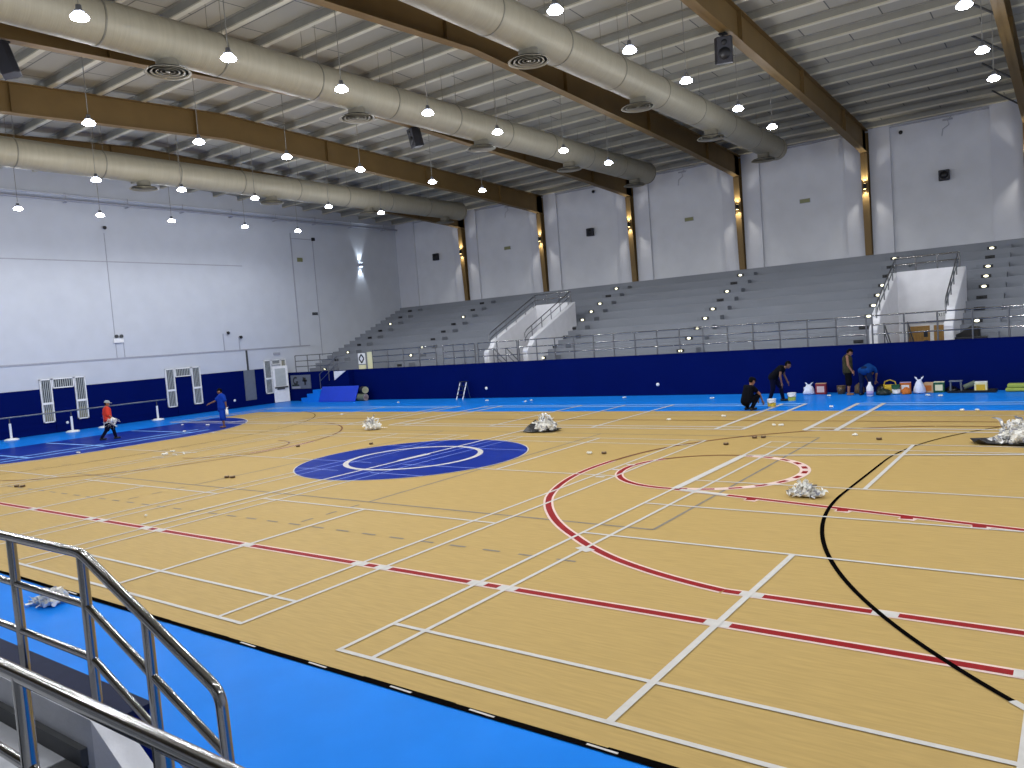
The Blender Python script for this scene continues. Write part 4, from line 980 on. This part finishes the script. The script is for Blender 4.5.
# ------------------------------------------------------------------ things left along the blue wall
def bag(x, y, w, h, lab, mt='plastic_bag', seed=0, knot=True):
    rn = random.Random(seed); t = thing('plastic_bag', lab, 'bag', (x, y, 0)); m = MB()
    pr = [(0, .0), (.92, .01), (1.06, .12), (.98, .4), (.8, .62), (.5, .78), (.3, .86), (0, .9)]
    m.lathe([(r*w/2, z*h) for r, z in pr], 18, (x, y, 0)); m.v = [(a+rn.uniform(-.07, .07)*w, b+rn.uniform(-.07, .07)*w, max(.012, c+rn.uniform(-.05, .05)*h)) for a, b, c in m.v]
    obj('bag_body', m, mt, t, fix=False)
    if knot:
        m = MB()
        for s in (-1, 1): m.tube([(x+s*.03, y, h*.86), (x+s*.09, y, h*.98), (x+s*.13, y+.02, h*1.08), (x+s*.07, y+.02, h*1.0)], .022, 8)
        obj('bag_handle', m, mt, t)
    return t
def carton(x, y, w, d, h, lab, mt='carton', lid=None, rz=0, panel=None, name='carton'):
    t = thing(name, lab, 'box', (x, y, 0)); Mo = Matrix.Translation(V((x, y, 0))) @ Matrix.Rotation(rz, 4, 'Z')
    m = MB(); m.box(-w/2, w/2, -d/2, d/2, .004, h-.012, Mo); obj('box_body', m, mt, t, bevel=.008)
    m = MB(); 
    for s in (-1, 1): m.box(-w/2, w/2, min(0, s*d/2), max(0, s*d/2)-.003, h-.012, h, Mo)
    obj('flap', m, lid or mt, t)
    if panel: m = MB(); m.box(-w*.35, w*.35, -d/2-.004, -d/2, h*.2, h*.75, Mo); obj('printed_panel', m, panel, t)
    return t
def pail(x, y, r, h, lab, mt, band=None, z=0, handle=True):
    t = thing('paint_bucket', lab, 'bucket', (x, y, z)); obj('bucket_body', MB().lathe([(0, z), (r*.88, z), (r, z+h), (r*.96, z+h), (r*.86, z+.02), (0, z+.02)], 22, (x, y, 0)), mt, t)
    obj('rim', MB().lathe([(r*1.0, z+h-.03), (r*1.06, z+h-.03), (r*1.06, z+h), (r*.97, z+h), (r*1.0, z+h-.03)], 22, (x, y, 0)), mt, t)
    if band: obj('colour_band', MB().lathe([(r*.895, z+h*.08), (r*.95, z+h*.55), (r*.955, z+h*.55), (r*.9, z+h*.08)], 22, (x, y, 0)), band, t)
    if handle: obj('handle', MB().tube([(x-r*1.04, y, z+h*.85), (x-r*.8, y-r*.7, z+h*.62), (x, y-r*1.12, z+h*.5), (x+r*.8, y-r*.7, z+h*.62), (x+r*1.04, y, z+h*.85)], .008, 6), 'steel_dull', t)
    return t
bag(-2.14, 24.5, .4, .4, 'white plastic bag left of the red carton by the blue wall', seed=3)
carton(-1.72, 24.55, (.36), .3, .4, 'dull red carton with pale print beside the white plastic bag', 'red', 'carton', .1, 'pink')
pail(-1.02, 24.55, .15, .3, 'small brown bucket left of the standing person', 'brown_tape')
bag(-.42, 24.6, .34, .42, 'brown sack leaning between the standing and the bending person', 'brown_tape', 5, False)
pail(-2.26, 20.55, .14, .27, 'white and yellow paint bucket nearer the court, by stooping person', 'offwhite', 'yellow')
pail(-2.12, 22.3, .14, .29, 'white and lime paint bucket farther from the court, by stooping person', 'offwhite', 'lime')
t = thing('detergent_bottle', 'white bottle with lilac label between the bending person and dark bag', 'bottle', (.15, 23.5, 0))
obj('bottle_body', MB().lathe([(0, .01), (.1, .01), (.11, .06), (.11, .32), (.05, .42), (.04, .5), (0, .5)], 16, (.15, 23.5, 0)), 'offwhite', t); obj('label_band', MB().lathe([(.112, .06), (.114, .06), (.114, .2), (.112, .2)], 16, (.15, 23.5, 0)), 'lilac', t)
bag(.48, 23.95, .42, .24, 'dark green bin bag on the floor right of the bending person', 'dark_green', 8, False)
t = thing('woven_basket', 'yellow round basket behind the dark green bag', 'basket', (.58, 24.6, 0))
obj('basket_body', MB().lathe([(0, .01), (.16, .01), (.22, .28), (.2, .28), (.15, .03), (0, .03)], 20, (.58, 24.6, 0)), 'yellow', t); obj('basket_handle', MB().tube([(.38, 24.6, .27), (.42, 24.6, .4), (.58, 24.6, .46), (.74, 24.6, .4), (.78, 24.6, .27)], .02, 8), 'yellow', t)
pail(.84, 24.2, .14, .32, 'green paint tin in the row by the blue wall', 'green', 'offwhite')
carton(1.05, 24.72, .34, .26, .36, 'orange and white carton standing behind the paint tins', 'orange', 'lilac', .1, 'offwhite')
bag(1.17, 24.12, .3, .26, 'orange bag in front of the white plastic bag with handles', 'orange', 12, False)
bag(1.54, 24.3, .34, .52, 'tall white plastic bag with standing handles among the cartons', seed=14)
bag(.3, 24.65, .36, .34, 'black bag between the yellow basket and the bending person', 'plastic_black', 31, False)
bag(2.45, 24.75, .4, .22, 'low black bag behind the grey stool', 'plastic_black', 33, False)
carton(1.8, 24.6, .3, .3, .34, 'beige carton right of the tall white plastic bag', 'carton', None, -.1, 'orange')
carton(2.1, 24.6, .32, .3, .36, 'pale green box at the right end of the cartons', 'green', 'cream', .05, 'cream')
t = thing('floor_tray', 'long black tray on the floor by the blue wall', 'tray', (3.0, 24.5, 0))
obj('tray_base', MB().box(2.4, 3.75, 24.25, 24.8, .006, .03), 'plastic_black', t); obj('tray_rim', MB().box(2.4, 3.75, 24.23, 24.25, .006, .08).box(2.4, 3.75, 24.8, 24.82, .006, .08).box(2.38, 2.4, 24.23, 24.82, .006, .08).box(3.75, 3.77, 24.23, 24.82, .006, .08), 'plastic_black', t)
t = thing('low_stool', 'grey plastic stool at the left end of the black tray', 'stool', (2.6, 24.45, .03))
obj('seat', MB().box(2.42, 2.8, 24.35, 24.6, .36, .4), 'panel_grey', t, bevel=.01)
for x in (2.45, 2.77):
    for y in (24.38, 24.57): obj('leg', MB().tube([(x, y, .03), (x*.9+.26, y, .37)], .02, 8), 'panel_grey', t)
roll((2.85, 24.42, .17), (.8, .2, .35), .36, .085, 'short green roll lying on the black tray', 'roll_green', 'cream')
carton(3.32, 24.55, .36, .28, .34, 'cream box standing on the black tray', 'cream', 'offwhite', 0, 'yellow').location.z = .0
m = MB(); m.box(4.0, 4.9, 24.35, 24.8, .01, .12); m.box(4.05, 4.9, 24.4, 24.8, .125, .25)
obj('folded_cloth', m, 'lime', label='folded yellow-green cloth stack at the right edge by the blue wall', cat='cloth', bevel=.04)

# ------------------------------------------------------------------ world
wd = bpy.data.worlds.new('world'); S.world = wd; wd.use_nodes = True
wd.node_tree.nodes['Background'].inputs['Color'].default_value = (.02, .02, .025, 1); wd.node_tree.nodes['Background'].inputs['Strength'].default_value = 1
S.view_settings.view_transform = 'Standard'; S.view_settings.look = 'None'; S.view_settings.gamma = 1; S.view_settings.use_curve_mapping = False
S.view_settings.exposure = -.12
try:
    S.cycles.use_denoising = True; S.cycles.max_bounces = 8; S.cycles.diffuse_bounces = 5; S.cycles.glossy_bounces = 4
except Exception: pass
